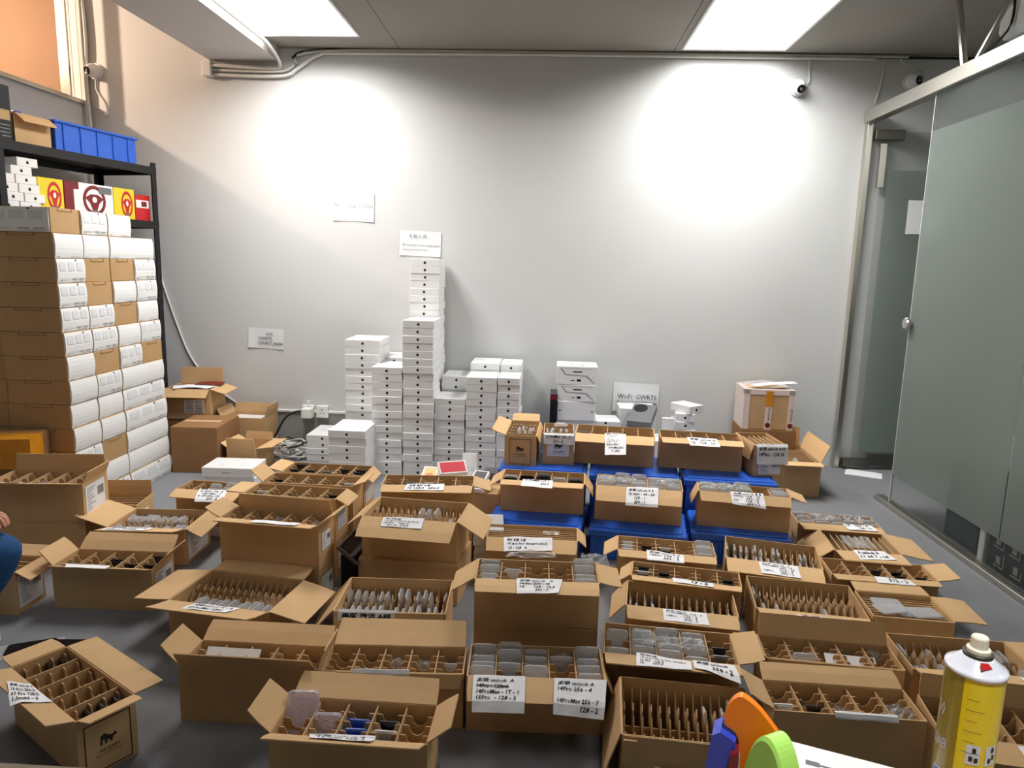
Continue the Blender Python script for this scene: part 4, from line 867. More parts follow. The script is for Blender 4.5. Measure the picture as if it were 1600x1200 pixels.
# ------------------------------------------------------------------ pile of retail cartons with white printed ends
PX, PY, PW, PD, PH = -2.31, 3.29, .31, .212, .1175
def bulged(w, h, m, name, bulge=.006):
    """sheet on the +x face of a box: y across, z up, bowed outwards"""
    n = 5; v = []; f = []
    for j in range(n + 1):
        t = j / n; x = .002 + bulge * math.sin(math.pi * t) ** .8
        v += [(x, .003, .002 + (h - .004) * t), (x, w - .003, .002 + (h - .004) * t)]
    k = len(v); v += [(0, a[1], a[2]) for a in v]
    for j in range(n):
        f += [(2 * j, 2 * j + 1, 2 * j + 3, 2 * j + 2), (k + 2 * j, k + 2 * j + 2, k + 2 * j + 3, k + 2 * j + 1), (2 * j, 2 * j + 2, k + 2 * j + 2, k + 2 * j), (2 * j + 1, k + 2 * j + 1, k + 2 * j + 3, 2 * j + 3)]
    f += [(0, k, k + 1, 1), (2 * n, 2 * n + 1, k + 2 * n + 1, k + 2 * n)]
    return MB().add(v, f).mesh(name, m)
def bow(z, h, bulge=.006): return .002 + bulge * math.sin(math.pi * z / h) ** .8 + .0012
def panel_print(w, h, full, bulge=.006):
    b = MB()
    def rect(y0, y1, z0, z1, mi=0):
        n = max(1, int((z1 - z0) / .012))
        for i in range(n):
            a, c = z0 + (z1 - z0) * i / n, z0 + (z1 - z0) * (i + 1) / n
            b.add([(bow(a, h, bulge), y0, a), (bow(a, h, bulge), y1, a), (bow(c, h, bulge), y1, c), (bow(c, h, bulge), y0, c)], [(0, 1, 2, 3)], mi)
    rect(w * .55, w * .92, h * .05, h * .07, 1); rect(w * .06, w * .18, h * .06, h * .08, 1)
    if full:
        for i in range(3): rect(w * (.08 + .3 * i), w * (.3 + .3 * i), h * .5, h * .86)
        rect(w * .08, w * .4, h * .13, h * .16); rect(w * .5, w * .68, h * .13, h * .17, 1); rect(w * .74, w * .92, h * .13, h * .17, 1)
        rect(w * .66, w * .7, h * .9, h * .96, 2)
    return b.mesh('print', ['pale_ink', 'grey_ink', 'ink'])
ROWS = ['npw-', 'wwW ', 'pnnp', 'pnwp', 'ppnw', 'ppwp', 'wnpn', 'wpW ', 'wwV ', 'wwV ', 'pnW ', 'wwW ', 'wpV ']
NAMEP = {'n': 'bare brown end', 'w': 'plain white end', 'p': 'printed white end', 'W': 'long plain white side', 'V': 'long printed white side'}
def retail_box(x, y, z, w, d, h, code, label, front_white=False):
    o = thing('retail_carton', label, 'carton', (x, y, z), 0, 'pile of retail cartons before the black rack')
    MB().cbox(-w, 0, 0, d - .002, 0, h - .0012, .002).build('body', 'kraft_pile', o)
    if code in 'wpWV':
        pn = place(cached(('bp', round(d, 3)), lambda: bulged(d - .002, h - .001, 'white_matt', 'end_panel')), 'end_panel', o, label='white bowed panel')
        place(cached(('pp', round(d, 3), code in 'pV'), lambda: panel_print(d - .002, h - .001, code in 'pV')), 'print', pn)
    else:
        b = MB(); b.box(0, .0016, d * .25, d * .75, h - .016, h - .013); b.box(0, .0016, d * .25, d * .27, h - .013, h - .002); b.box(0, .0016, d * .73, d * .75, h - .013, h - .002); b.build('tuck_tab', 'kraft_old', o)
    if front_white:
        M = Matrix.Translation((-w, 0, 0)) @ Matrix.Rotation(R(-90), 4, 'Z')
        fp = place(cached(('bp', 'front'), lambda: bulged(w - .002, h - .001, 'white_matt', 'end_panel', .004)), 'end_panel', o, (-w, 0, 0), R(-90))
        place(cached(('pp', 'front'), lambda: panel_print(w - .002, h - .001, True, .004)), 'print', fp)
    else:
        b = MB(); b.box(-w * .72, -w * .28, -.0016, 0, h - .015, h - .012); b.box(-w * .72, -w * .7, -.0016, 0, h - .012, h - .002); b.box(-w * .3, -w * .28, -.0016, 0, h - .012, h - .002); b.build('tuck_tab', 'kraft_old', o)
rn = random.Random(5)
for r_, row in enumerate(ROWS):
    z = (len(ROWS) - 1 - r_) * PH
    dx = .03 * (r_ - 3) / 9 + rn.uniform(-.004, .004)
    for c_, code in enumerate(row):
        if code in ' -': continue
        dd = PD * 2 if code in 'WV' else PD
        retail_box(PX + dx, PY + c_ * PD + .004 * c_ + rn.uniform(-.002, .002), z, PW, dd, PH, code,
                   f"retail carton with {NAMEP[code]}, {ORD[r_]} row from the top, {ORD[c_]} from the front", r_ == 0 and c_ == 0)
    if r_ > 0:
        retail_box(PX + dx - PW - .006, PY + .01 + rn.uniform(-.004, .004), z, PW, PD, PH, 'n', f"brown retail carton in the outer left column, {ORD[r_]} row from the top")

# ------------------------------------------------------------------ black metal rack in the corner
RX, RY = -2.545, 4.65; RD = math.atan2(-.984, -.18)          # local x runs along the rack towards the viewer, y into its depth
rack = thing('metal_rack', 'black metal shelving rack standing in the corner', 'rack', (RX, RY, 0), RD)
RL, RDp = 1.12, .44
for (a, c) in ((0, 0), (RL, 0), (0, RDp), (RL, RDp)): 
    b = MB(); sx = 1 if a == 0 else -1; sy = 1 if c == 0 else -1
    b.box(min(a, a + sx * .04), max(a, a + sx * .04), min(-c, -c - sy * .003), max(-c, -c - sy * .003), 0, 1.9); b.box(min(a, a + sx * .003), max(a, a + sx * .003), min(-c, -c - sy * .04), max(-c, -c - sy * .04), 0, 1.9)
    b.build('post', 'black_metal', rack)
for z in (1.87, 1.53, 1.04, .62, .12):
    b = MB(); b.box(.003, RL - .003, -RDp + .003, -.003, z - .012, z)
    sh = b.build('shelf', 'black_metal', rack)
    b = MB(); b.box(.0, RL, -.004, .002, z - .045, z + .002); b.box(0, RL, -RDp - .002, -RDp + .004, z - .045, z + .002); b.box(-.002, .004, -RDp, 0, z - .045, z + .002); b.box(RL - .004, RL + .002, -RDp, 0, z - .045, z + .002)
    b.build('beam', 'black_metal', sh)
RM = Matrix.Translation((RX, RY, 0)) @ Matrix.Rotation(RD, 4, 'Z')
def on_rack(a, dep, z): return RM @ Vector((a, -dep, z))
# top shelf
p = on_rack(.44, .19, 1.871); t = crate(p.x, p.y, p.z, .62, .36, .16, RD + math.pi, 'shallow blue crate on the top shelf of the black rack', False)
p = on_rack(.86, .17, 1.871)
t = thing('open_carton', 'small open carton with blue packets on the top shelf of the rack', 'carton', p, RD + math.pi)
b = MB(); W, D, H = .11, .13, .15
b.box(-W, W, -D, -D + T, 0, H); b.box(-W, W, D - T, D, 0, H); b.box(-W, -W + T, -D + T, D - T, 0, H); b.box(W - T, W, -D + T, D - T, 0, H); b.box(-W + T, W - T, -D + T, D - T, 0, T); b.build('body', 'kraft', t)
for k, a, L in (('F', 128, .07), ('R', 98, .08), ('B', 10, .06), ('L', 110, .07)):
    o_ = D if k in 'FB' else W; place(flap_mesh(2 * W if k in 'FB' else 2 * D, L, a, 4), 'flap', t, Matrix.Rotation(R(SIDE_ROT[k]), 3, 'Z') @ Vector((0, -o_, H)), R(SIDE_ROT[k]))
shipping_label(t, 'R', W, 0, -.09, .06, .02, .13)
for k in range(3):
    q = on_rack(.86 - .06 + .06 * k, .15, 1.871 + T)
    tag(MB().cbox(-.024, .024, -.09, .09, 0, .155 + .004 * k, .006).build('packet', 'phone_blue' if k != 1 else 'sleeve_film', None, q, RD), f"{['pale blue', 'cloudy', 'blue'][k]} packet, {ORD[k]} in the small carton on the rack's top shelf", 'packet', 'packets in the carton on the rack')
p = on_rack(1.06, .15, 1.871); t = thing('product_box', 'tall black product box with tan label on the top shelf', 'box', p, RD + math.pi)
MB().cbox(-.06, .06, -.13, .13, 0, .27, .003).build('body', 'black_plastic', t); MB().box(-.03, .05, -.1312, -.13, .1, .15).build('label', 'kraft_board', t)
b = MB()
for k in range(4): b.box(-.05, .045, -.1312, -.13, .02 + .018 * k, .024 + .018 * k)
b.build('print', 'grey_ink', t)
# second shelf: racing wheel boxes and small white phone boxes
def wheel_box(a0, a1, style, label):
    w = a1 - a0; p = on_rack((a0 + a1) / 2, .03, 1.5305); t = thing('game_box', label, 'box', p, RD + math.pi, 'steering wheel boxes on the rack')
    h = .185 if style != 'red' else .16
    base = {'side': 'yellow_card', 'front': 'white_card', 'red': 'red_card', 'dark': 'dark_red'}[style]
    MB().cbox(-w / 2, w / 2, 0, .24, 0, h, .002).build('body', base, t)
    if style in ('side', 'front'):
        r0 = min(w * .46, .085); cx = 0 if style == 'front' else .02; sq = 1 if style == 'front' else .6
        b = MB(); n = 20
        for i in range(n):
            a_, b_ = R(360 * i / n), R(360 * (i + 1) / n)
            if style == 'front' or True:
                q = [(cx + sq * r * math.cos(x), -.0012, h * .5 + r * math.sin(x)) for r, x in ((r0, a_), (r0 * .76, a_), (r0 * .76, b_), (r0, b_))]
                b.add(q, [(0, 1, 2, 3)])
        b.add([(cx + sq * r0 * x, -.0016, h * .5 + r0 * z) for x, z in ((-.8, .15), (-.3, .4), (.3, .4), (.8, .15), (.4, -.2), (.15, -.75), (-.15, -.75), (-.4, -.2))], [tuple(range(8))])
        b.build('steering_wheel_print', 'dark_red' if style == 'front' else 'red_card', t)
        MB().lathe([(r0 * .2, 0), (r0 * .2, .0008)], 14, M=Matrix.Translation((cx, -.0018, h * .52)) @ Matrix.Rotation(R(90), 4, 'X') @ Matrix.Diagonal((sq, 1, 1, 1))).build('hub_print', 'white_card', t)
        b = MB(); b.prism([(cx - .02, h * .2), (cx + .02, h * .2), (cx + .008, h * .1), (cx - .008, h * .1)], -.0022, -.0017); b.build('trim_print', 'grey_box', t)
    if style == 'front':
        MB().box(-w / 2, -w / 2 + .035, -.0014, -.0002, h - .04, h).build('corner_print', 'dark_red', t)
        MB().box(w * .12, w * .46, -.0014, -.0002, h - .05, h - .012).build('caption_print', 'grey_box', t)
    if style == 'red':
        MB().box(-w * .45, w * .4, -.0014, -.0002, h * .5, h * .8).build('picture_print', 'white_card', t); MB().box(-w * .1, w * .25, -.002, -.0014, h * .55, h * .75).build('inset_print', 'dark_red', t)
wheel_box(.705, .87, 'side', 'yellow and red steering wheel box, first after the small white boxes'); wheel_box(.64, .70, 'dark', 'narrow dark red box between the steering wheel boxes')
wheel_box(.345, .635, 'front', 'white box printed with a red steering wheel'); wheel_box(.17, .34, 'side', 'yellow and red steering wheel box beside the bright red one'); wheel_box(.035, .165, 'red', 'bright red box at the post end of the second shelf')
k = 0
for lev, spots in enumerate((((.93, 0), (1.06, 0)), ((.90, 0), (1.03, 0)), ((.93, 1), (1.06, 0)), ((.945, 0), (1.075, 0)), ((.97, 0),), ((.93, 0),))):
    for j, (a, s_) in enumerate(spots):
        p = on_rack(a, .02, 1.5305 + lev * .045)
        o = tag(MB().cbox(-.062, .062, 0, .17, 0, .0445, .002).build('phone_box', 'white_card', None, p, RD + math.pi), f"small white phone box on the rack, {ORD[lev]} layer up, {'beside the wheel box' if j == 0 else 'farther from the wheel box'}", 'box', 'white phone boxes on the rack')
        place(LOGO, 'logo', o, (0, 0, .022)); k += 1
# third shelf: a pale headset and black case seen past the pile
p = on_rack(.12, .1, 1.0405); t = thing('headset', 'white and black headset on the third shelf of the rack', 'headset', p, RD)
MB().tube([(.08 * math.cos(R(a)), 0, .1 + .1 * math.sin(R(a))) for a in range(0, 181, 15)], .012, 8).build('band', 'white_matt', t, smooth=True)
for s_ in (-1, 1): MB().lathe([(.035, -.02), (.045, 0), (.035, .02)], 16, M=Matrix.Translation((.08 * s_, 0, .09)) @ Matrix.Rotation(R(90), 4, 'Y')).build('ear_cup', 'black_plastic', t)
p = on_rack(.07, .14, .6205); tag(MB().cbox(-.05, .3, -.12, .12, 0, .2, .006).build('storage_case', 'phone_blue', None, p, RD), 'dark blue case low on the rack behind the pile', 'case')

# ------------------------------------------------------------------ cartons and boxes along the wall
t = closed_carton(-2.135, 4.325, 0, .285, .36, .288, R(3), 'large closed brown carton beside the white-sleeved pile', 'kraft_old')
MB().box(-.13, .1, -.03, .02, .288, .2885).build('torn_patch', 'kraft_board', t)
t = closed_carton(-2.36, 4.66, 0, .30, .27, .25, R(4), 'closed carton under the leaflet carton at the rack', 'kraft_old')
def quick_carton(key, x, y, z, w, d, h, rz, flaps, label, m=None):
    CD[key] = {'c': (x, y), 'w': w, 'd': d, 'r': rz, 'z': (z, h), 'f': flaps, 'n': []}
    c = Carton(key, CD[key], label); CT[key] = c; return c
c = quick_carton('C46', -2.36, 4.65, .25, .30, .26, .20, 4, {'F': (135, .07), 'R': (108, .1), 'B': (2, .11)}, 'open carton full of leaflets between the rack and the wall')
shipping_label(c.root, 'F', c.d / 2, 0, -.02, .11, .04, .13, 1)
for k, (x, y, a, mm, cl) in enumerate(((-.05, 0, 8, 'dark_red', 'red'), (.05, -.03, -12, 'paper', 'white'), (-.02, -.06, 20, 'paper', 'white'), (.08, .05, 5, 'dark_red', 'red'))):
    o = c.put(MB().prism([(-.09, 0), (0, .006), (.09, .002), (.09, .003), (0, .007), (-.09, .001)], -.06, .06).mesh('leaflet', mm), 'leaflet', x, y, .196 + .004 * k, f"{cl} leaflet, {ORD[k]} in the heap on the leaflet carton", 'leaflet', 'leaflets heaped on the carton', R(a))
tag(MB().cbox(-.13, .13, -.1, .1, 0, .18, .004).build('leaflet_bundle', 'paper', None, c.M @ Vector((0, 0, T)), R(4)), 'bundle of printed paper filling the leaflet carton', 'paper')
c = quick_carton('C48', -2.0, 4.68, 0, .30, .23, .26, 0, {'B': (3, .06), 'R': (8, .08), 'L': (30, .06)}, 'open carton with a white box inside, against the wall')
tag(MB().cbox(-.1, .1, -.09, .09, 0, .235, .003).build('white_box', 'white_card', None, c.M @ Vector((-.02, 0, T)), R(-3)), 'white box with a round mark inside the carton against the wall', 'box')
c = quick_carton('C49', -1.845, 4.31, 0, .19, .25, .155, -3, {'F': (14, .07), 'R': (82, .1), 'L': (60, .05), 'B': (10, .05)}, 'small empty carton with a folded-out flap by the cable tangle')
t = thing('white_box', 'large white flat box with raised marks beside the open cartons', 'box', (-1.815, 3.905, .055), R(2))
MB().cbox(-.15, .15, 0, .215, 0, .058, .003).build('body', 'white_card', t)
b = MB(); b.box(-.06, -.055, .05, .09, .0575, .0588); b.box(-.06, -.02, .05, .054, .0575, .0588); b.box(.05, .09, .05, .055, .0575, .0588); b.box(.06, .064, .08, .13, .0575, .0588); b.build('print', 'pale_ink', t)
MB().box(-.03, .02, -.0008, 0, .026, .03).build('print', 'grey_ink', t)
tag(MB().cbox(-.14, .16, 0, .21, 0, .0545, .003).build('white_box', 'white_card', None, (-1.82, 3.92, 0), R(-1)), 'white box lying under the large flat one by the cartons', 'box')
tag(MB().cbox(-.13, .13, 0, .1, 0, .046, .003).build('white_box', 'white_card', None, (-1.64, 3.17, 0), R(-5)), 'white box edge below the small carton with a sheet', 'box')
# cables in a tangle
rn = random.Random(11)
for k in range(9):
    cx, cy = -1.70 + rn.uniform(-.08, .1), 4.52 + rn.uniform(-.08, .08); a0 = rn.uniform(0, 6.28); r1 = rn.uniform(.07, .14)
    pts = [(cx + r1 * (1 + .35 * math.sin(2.3 * q + k)) * math.cos(a0 + q * .75), cy + .75 * r1 * (1 + .3 * math.cos(1.7 * q)) * math.sin(a0 + q * .75), .012 + .012 * k * .8 + .035 * abs(math.sin(q * 1.1 + k))) for q in [i * .8 for i in range(18)]]
    cl = 'cable_black' if k in (3, 7) else 'cable_white'
    tag(MB().tube(bez(pts, 4), .0045, 6).build('charging_cable', cl, smooth=True), f"{'black' if k in (3, 7) else 'white'} charging cable coiled on the floor in the tangle by the sockets", 'cable', 'tangle of cables by the wall')['group'] = 'black cables in the tangle' if k in (3, 7) else 'white cables in the tangle'
tag(MB().cbox(-.03, .03, -.02, .02, 0, .03, .005).build('charger', 'socket_white', None, (-1.68, 4.36, 0), R(20)), 'small white charger lying on the floor before the cable tangle', 'charger')
# small phone boxes heaped behind the carton
def phone_box(x, y, z, rx, ry, rz, pic, label, pic2=None):
    t = thing('phone_box', label, 'box', (x, y, z), 0, 'loose phone boxes by the towers'); t.rotation_euler = (R(rx), R(ry), R(rz)); t.scale = (.85, .85, .85)
    MB().cbox(-.045, .045, -.085, .085, 0, .03, .002).build('body', 'white_card', t)
    if pic:
        MB().box(-.036, .036, -.075, .075, .03, .0306).build('picture', pic, t)
        if pic2: MB().lathe([(.026, .0306), (.026, .0309)], 16).build('picture_spot', pic2, t)
        MB().box(-.028, .028, -.07, .07, .0306, .0307).build('picture_field', pic, t) if not pic2 else None
    else:
        place(LOGO, 'logo', t, (0, -.085, .015)); b = MB(); b.box(-.03, -.005, -.03, .0, .03, .0304); b.box(.008, .03, -.03, -.0, .03, .0304); b.build('print', 'pale_ink', t)
closed_carton(-.42, 3.52, 0, .46, .3, .2, R(-3), 'closed carton under the heap of loose phone boxes')
phone_box(-.565, 3.46, .23, 24, 0, -4, 'photo_peach', 'loose phone box with an orange picture', 'photo_orange')
phone_box(-.45, 3.46, .285, 0, -38, 112, 'photo_red', 'loose phone box with a red picture, tilted on top of others')
phone_box(-.31, 3.42, .232, 22, 0, -14, 'photo_grey', 'loose phone box with a grey picture')
phone_box(-.46, 3.46, .203, 0, 0, 8, None, 'plain loose phone box under the red one'); phone_box(-.47, 3.46, .234, 0, 0, -5, None, 'plain loose phone box, second under the red one')
phone_box(-.37, 3.56, .27, 60, 0, 4, None, 'plain loose phone box propped up behind the red one'); phone_box(-.58, 3.52, .203, 0, 0, 3, None, 'plain loose phone box under the orange one'); phone_box(-.31, 3.44, .203, 0, 0, -10, None, 'plain loose phone box under the grey one')
tag(MB().cbox(-.06, .06, -.05, .05, 0, .05, .003).build('grey_box', 'grey_box', None, (-.24, 3.60, .2), R(-5)), 'dark grey box lying beside the blue crates', 'box')
for k in range(4):
    tag(MB().cbox(-.06, .06, -.1, .1, 0, .039, .002).build('white_box', 'white_card', None, (-.235 + .004 * k, 3.1 - .004 * k, k * .04), R(4)), f"flat white box, {ORD[3 - k]} from the top of the stack beside the blue crates", 'box', 'flat white boxes by the blue crates')

# ------------------------------------------------------------------ things on the floor behind the crates, against the wall
tz = 0
def wbox(x, y, z, w, d, h, rz, label, deco=None, m='white_card'):
    t = thing('product_box', label, 'box', (x, y, z), R(rz)); MB().cbox(-w / 2, w / 2, -d / 2, d / 2, 0, h, .002).build('body', m, t)
    f = -d / 2 - .0008
    if deco == 'angular':
        b = MB(); b.prism([(-w * .42, h * .9), (-w * .28, h * .52), (-w * .05, h * .5), (w * .22, h * .47), (w * .42, h * .1), (w * .44, h * .1), (w * .25, h * .52), (-.0, h * .55), (-w * .26, h * .57), (-w * .38, h * .9)], f, f + .0008); b.build('line_print', 'grey_ink', t)
        b = MB(); b.box(-w * .1, w * .12, f, f + .0008, h * .68, h * .74); b.box(0, w * .1, f, f + .0008, h * .18, h * .3); b.box(-w * .15, -w * .05, f, f + .0008, h * .22, h * .25); b.box(-w * .15, -w * .08, -.05, -.035, h, h + .0006); b.box(w * .1, w * .17, -.05, -.035, h, h + .0006); b.build('print', 'ink', t)
        MB().box(-w * .35, w * .38, f, f + .0008, h * .88, h * .95).build('band_print', 'pale_ink', t)
    if deco == 'side':
        b = MB(); b.box(-w * .45, -w * .41, f, f + .0008, h * .48, h * .54); b.box(w * .38, w * .45, f, f + .0008, h * .42, h * .44); b.box(w * .38, w * .45, f, f + .0008, h * .5, h * .52); b.build('print', 'ink', t)
    return t
wbox(.21, 4.68, 0, .3, .26, .325, 0, 'large white box at the bottom of the three-box stack by the wall')
wbox(.212, 4.66, .325, .245, .24, .125, 1, 'white box lying on its side, lowest of the visible three', 'side')
wbox(.218, 4.66, .45, .25, .24, .11, -2, 'angular-lined white box in the middle of the stack by the wall', 'angular')
wbox(.212, 4.66, .56, .262, .24, .118, -1, 'angular-lined white box on top of the stack by the wall', 'angular')
t = thing('product_box', 'slim black and red box standing beside the white stack', 'box', (.067, 4.62, .0), 0)
MB().cbox(-.023, .023, -.1, .1, 0, .495, .002).build('body', 'black_plastic', t); MB().box(-.0225, .0225, -.1012, -.1, .46, .49).build('band', 'dark_red', t)
o = tag(MB().cbox(-.075, .075, -.1, .1, 0, .335, .002).build('product_box', 'white_card', None, (.42, 4.6, 0), R(2)), 'plain white box standing between the stack and the grey boxes', 'box'); place(LOGO, 'logo', o, (-.02, -.1, .325))
wbox(.62, 4.72, 0, .24, .2, .40, 0, 'white box under the grey phone boxes by the wall')
for k, (x, y, z, rx, rz, l) in enumerate(((.61, 4.55, .30, 24, -16, 'dark grey phone box lying below the other grey one'), (.64, 4.53, .355, 24, -20, 'dark grey phone box with a round black mark, tilted on top'))):
    t = thing('phone_box', l, 'box', (x, y, z), 0); t.rotation_euler = (R(rx), 0, R(rz)); MB().cbox(-.075, .075, -.1, .1, 0, .045, .002).build('body', 'grey_box', t)
    if k: MB().lathe([(.045, .045), (.045, .0457)], 20, M=Matrix.Translation((-.02, .05, 0))).build('mark', 'black_plastic', t)
tag(MB().cbox(-.13, .13, -.1, .1, 0, .255, .003).build('white_box', 'white_card', None, (.63, 4.46, 0), R(-4)), 'white box propping up the grey phone boxes', 'box')
tag(MB().cbox(-.035, .035, -.012, .012, 0, .12, .002).build('white_carton', 'paper', None, (.79, 4.46, .26), R(-6)), 'small white packet standing beside the grey boxes', 'box')
tag(MB().cbox(-.05, .05, -.05, .05, -0, .26, .003).build('white_carton', 'white_card', None, (.815, 4.46, 0), R(0)), 'white box under the small packet by the grey boxes', 'box')
for k in range(9):
    o = tag(MB().cbox(-.06, .06, -.085, .085, 0, .0505, .002).build('phone_box', 'white_card', None, (.905 + (.006 if k % 2 else -.004) + (.02 if k == 8 else 0), 4.55, k * .051), R((-3, 4, 2, -5, 3, -2, 2, -8, 35)[k])), f"small white phone box, {ORD[8 - k]} from the top of the leaning stack by the wall", 'box', 'leaning stack of small white phone boxes'); place(LOGO, 'logo', o, (0, -.085, .025))
# taped carton on a plain one, and the deep open carton before it
closed_carton(1.45, 4.66, 0, .34, .28, .31, R(-2), 'plain carton under the tape-wrapped one', 'kraft_old')
t = thing('taped_carton', 'carton wrapped in white printed tape with a yellow patch', 'carton', (1.44, 4.66, .31), R(-3))
MB().cbox(-.155, .155, -.13, .13, 0, .255, .004).build('body', 'kraft_board', t)
b = MB(); b.box(-.1575, -.12, -.133, .133, 0, .257); b.box(.12, .1575, -.133, .133, 0, .257); b.box(-.1575, .1575, -.133, -.1, .225, .2585); b.box(-.02, .02, -.1335, -.1305, 0, .225); b.build('tape', 'pink_clear', t)
MB().box(-.022, .022, -.1345, -.133, .15, .25).build('yellow_patch', 'amber_tape', t)
for x in (0, .139): MB().lathe([(.016, 0), (.016, .0015)], 16, M=Matrix.Translation((x, -.1338, .03)) @ Matrix.Rotation(R(90), 4, 'X')).build('round_print', 'dark_red', t)
b = MB()
for x in (.008, .147):
    uv, fc, a = text_geo('FRAGILE TAPE'); b.add([(x - .006 + .012 * p[1] - .004, -.1342, .06 + .08 * p[0]) for p in uv], fc)
b.build('lettering', 'ink', t)
tag(place(crumple(.3, .22, .05, 3), 'plastic_bag', None, (1.43, 4.66, .566)), 'crumpled clear film on top of the tape-wrapped carton', 'plastic film')
tag(MB().prism([(-.13, 0), (0, .012), (.15, .02), (.15, .021), (0, .013), (-.13, .002)], -.05, .03).build('paper', 'paper', None, (1.47, 4.62, .585), R(8)), 'white sheet lying on the tape-wrapped carton', 'paper')
c = quick_carton('C44', 1.475, 4.34, 0, .34, .42, .21, -2, {'F': (92, .07), 'R': (22, .11), 'B': (2, .12)}, 'deep open carton with an upright side flap standing on the floor by the wall')
c.strips(9, 'y')
for k in range(4):
    c.put(cached('sp144', lambda: slab(.082, .144, .015, .02, 'plastic_sleeve', 'sleeve_film', .75)), 'plastic_sleeve', -.12 + .02 * k, -.04 - .01 * k, .05, f"pale sleeve, {ORD[k]} in the deep carton by the wall", 'sleeve', 'sleeves in the deep carton')
# amber-taped carton at the picture's edge, cartons near the person
t = closed_carton(-2.55, 3.13, 0, .36, .2, .47, R(14), 'carton sealed with shiny amber tape in front of the pile', 'kraft_old')
MB().box(-.181, .181, -.1025, .03, .33, .4712).build('tape', 'amber_tape', t)
c = quick_carton('C5', -2.055, 2.43, 0, .30, .15, .165, 0, {'R': (120, .06), 'B': (70, .06)}, 'carton with a big shipping label behind the knee of the squatting person')
shipping_label(c.root, 'R', c.w / 2, 0, -.062, .06, .02, .145); c.strips(4)
tag(MB().cbox(-.05, .05, -.05, .045, 0, .13, .002).build('white_box', 'white_card', None, (-1.885, 2.14, 0), 0), 'white box on the floor below the knee of the person', 'box')
for k, (x, y, a) in enumerate(((-1.70, 2.14, 25), (-1.60, 2.16, 5))):
    t = thing('phone', f"black phone in a clear bag on the floor, {'farther from' if k == 0 else 'nearer'} the askew carton's far flap", 'phone', (x, y, 0), R(a + 90)); 
    place(cached('flat', lambda: slab(.072, .147, .0085, .011, 'body', 'phone_black', .96)), 'body', t, (0, .07, .006), rot=(R(90), 0, 0)); MB().box(-.05, .05, -.095, .1, .0005, .0014).build('bag', 'clear_film', t)
# loose plastic
for key, spots in (('C27', (-.15, -.06, .12)), ('C28', (-.16, -.09, -.02)), ('C38', (-.05, .08)), ('C22', (.05,)), ('C32', (-.04, .06))):
    for k, x in enumerate(spots):
        c = CT[key]; c.put(crumple(.085, .07, .035, 50 + k + int(x * 99), n=8), 'plastic_bag', x, -.01, c.h + .001, f"clear bag puffing up from the {LAB[key][1]}, {ORD[k]} along", 'plastic bag', 'clear bags puffing from cartons')
c = CT['C19']
c.put(crumple(.17, .05, .03, 31), 'plastic_bag', -.02, .11, c.h + .0, 'bubble film lying behind the curled sheet carton', 'plastic film', None); c.put(crumple(.09, .1, .05, 32), 'plastic_bag', .2, .11, c.h - .02, 'bubble film bulging at the side of the curled sheet carton', 'plastic film', None)
c = CT['C20']; c.put(crumple(.07, .04, .02, 33), 'plastic_bag', .08, 0, c.h - .005, 'clear bag on the flat cardboard strips', 'plastic bag', None)
c = CT['C39']; c.put(crumple(.12, .14, .03, 34), 'plastic_bag', .0, 0, c.h - .015, 'clear film on the slanting dividers', 'plastic film', None)
c = CT['C37']; c.put(crumple(.08, .06, .04, 36), 'plastic_bag', .15, -.02, c.h - .03, 'shiny crumpled bag at the end of the dark-fronted carton', 'plastic bag', None)
c = CT['C11']; o = c.put(slab(.085, .15, .016, .014, 'phone_case', 'pale_case', .95), 'phone_case', -.15, -.01, .07, 'pink glittery phone case leaning up in the front carton', 'phone case', None, R(5), R(-28)); o.data.materials[0] = MATS['pale_case']
for k, (x, y) in enumerate(((-.04, .03), (.02, -.04), (.06, -.05), (-.05, -.05))):
    o = CT['C41'].put(cached('fl', lambda: slab(.1, .07, .006, .012, 'plastic_sleeve', 'sleeve_film', .95)), 'plastic_sleeve', x, y - .03, .155 + .006 * k, f"flat-lying sleeve, {ORD[k]} on the straight dividers near the glass", 'sleeve', 'sleeves lying flat near the glass'); o.rotation_euler = (R(-90), 0, CT['C41'].rz + R(6 * k))
for key, x, y, z, w, h, l in (('C9', -.08, -.035, .12, .16, .085, 'white handwritten sheet propped up in the carton with raised front flap'), ('C36', .07, -.03, .125, .15, .06, 'blank white sheet leaning in the carton with the broad back flap')):
    c = CT[key]; n = 6; b = MB()
    b.add([(-w / 2 + w * i / n, .004 * math.sin(2 * i / n), zz) for i in range(n + 1) for zz in (0, h)], [(2 * i, 2 * i + 2, 2 * i + 3, 2 * i + 1) for i in range(n)])
    o = c.put(b.mesh('loose_sheet', 'paper'), 'loose_sheet', x, y, z, l, 'paper', None, 0, R(-48 if key == 'C9' else -62))
    if key == 'C9':
        uv, fc, a = text_geo('14/13Pro 128', shear=.15); MB().add([(-w * .4 + w * .8 * p[0], -.003, .015 + .022 * p[1]) for p in uv], fc).build('handwriting', 'ink', o)

t = thing('plastic_tray', 'dark plastic tray wedged on edge between two stacked cartons', 'tray', (-.742, 2.70, .0), R(-5))
M = Matrix.Translation((0, 0, .17)) @ Matrix.Rotation(R(38), 4, 'Y')
b = MB(); b.box(-.05, .05, -.09, .09, 0, .003, M=M); b.build('base', 'black_plastic', t)
b = MB(); b.box(-.053, -.049, -.09, .09, 0, .014, M=M); b.box(.049, .053, -.09, .09, 0, .014, M=M); b.box(-.05, .05, -.094, -.09, 0, .014, M=M); b.box(-.05, .05, .09, .094, 0, .014, M=M); b.build('rim', 'grey_box', t)
MB().cbox(-.03, .03, -.08, .08, 0, .17, .003).build('packing_block', 'black_plastic', t)
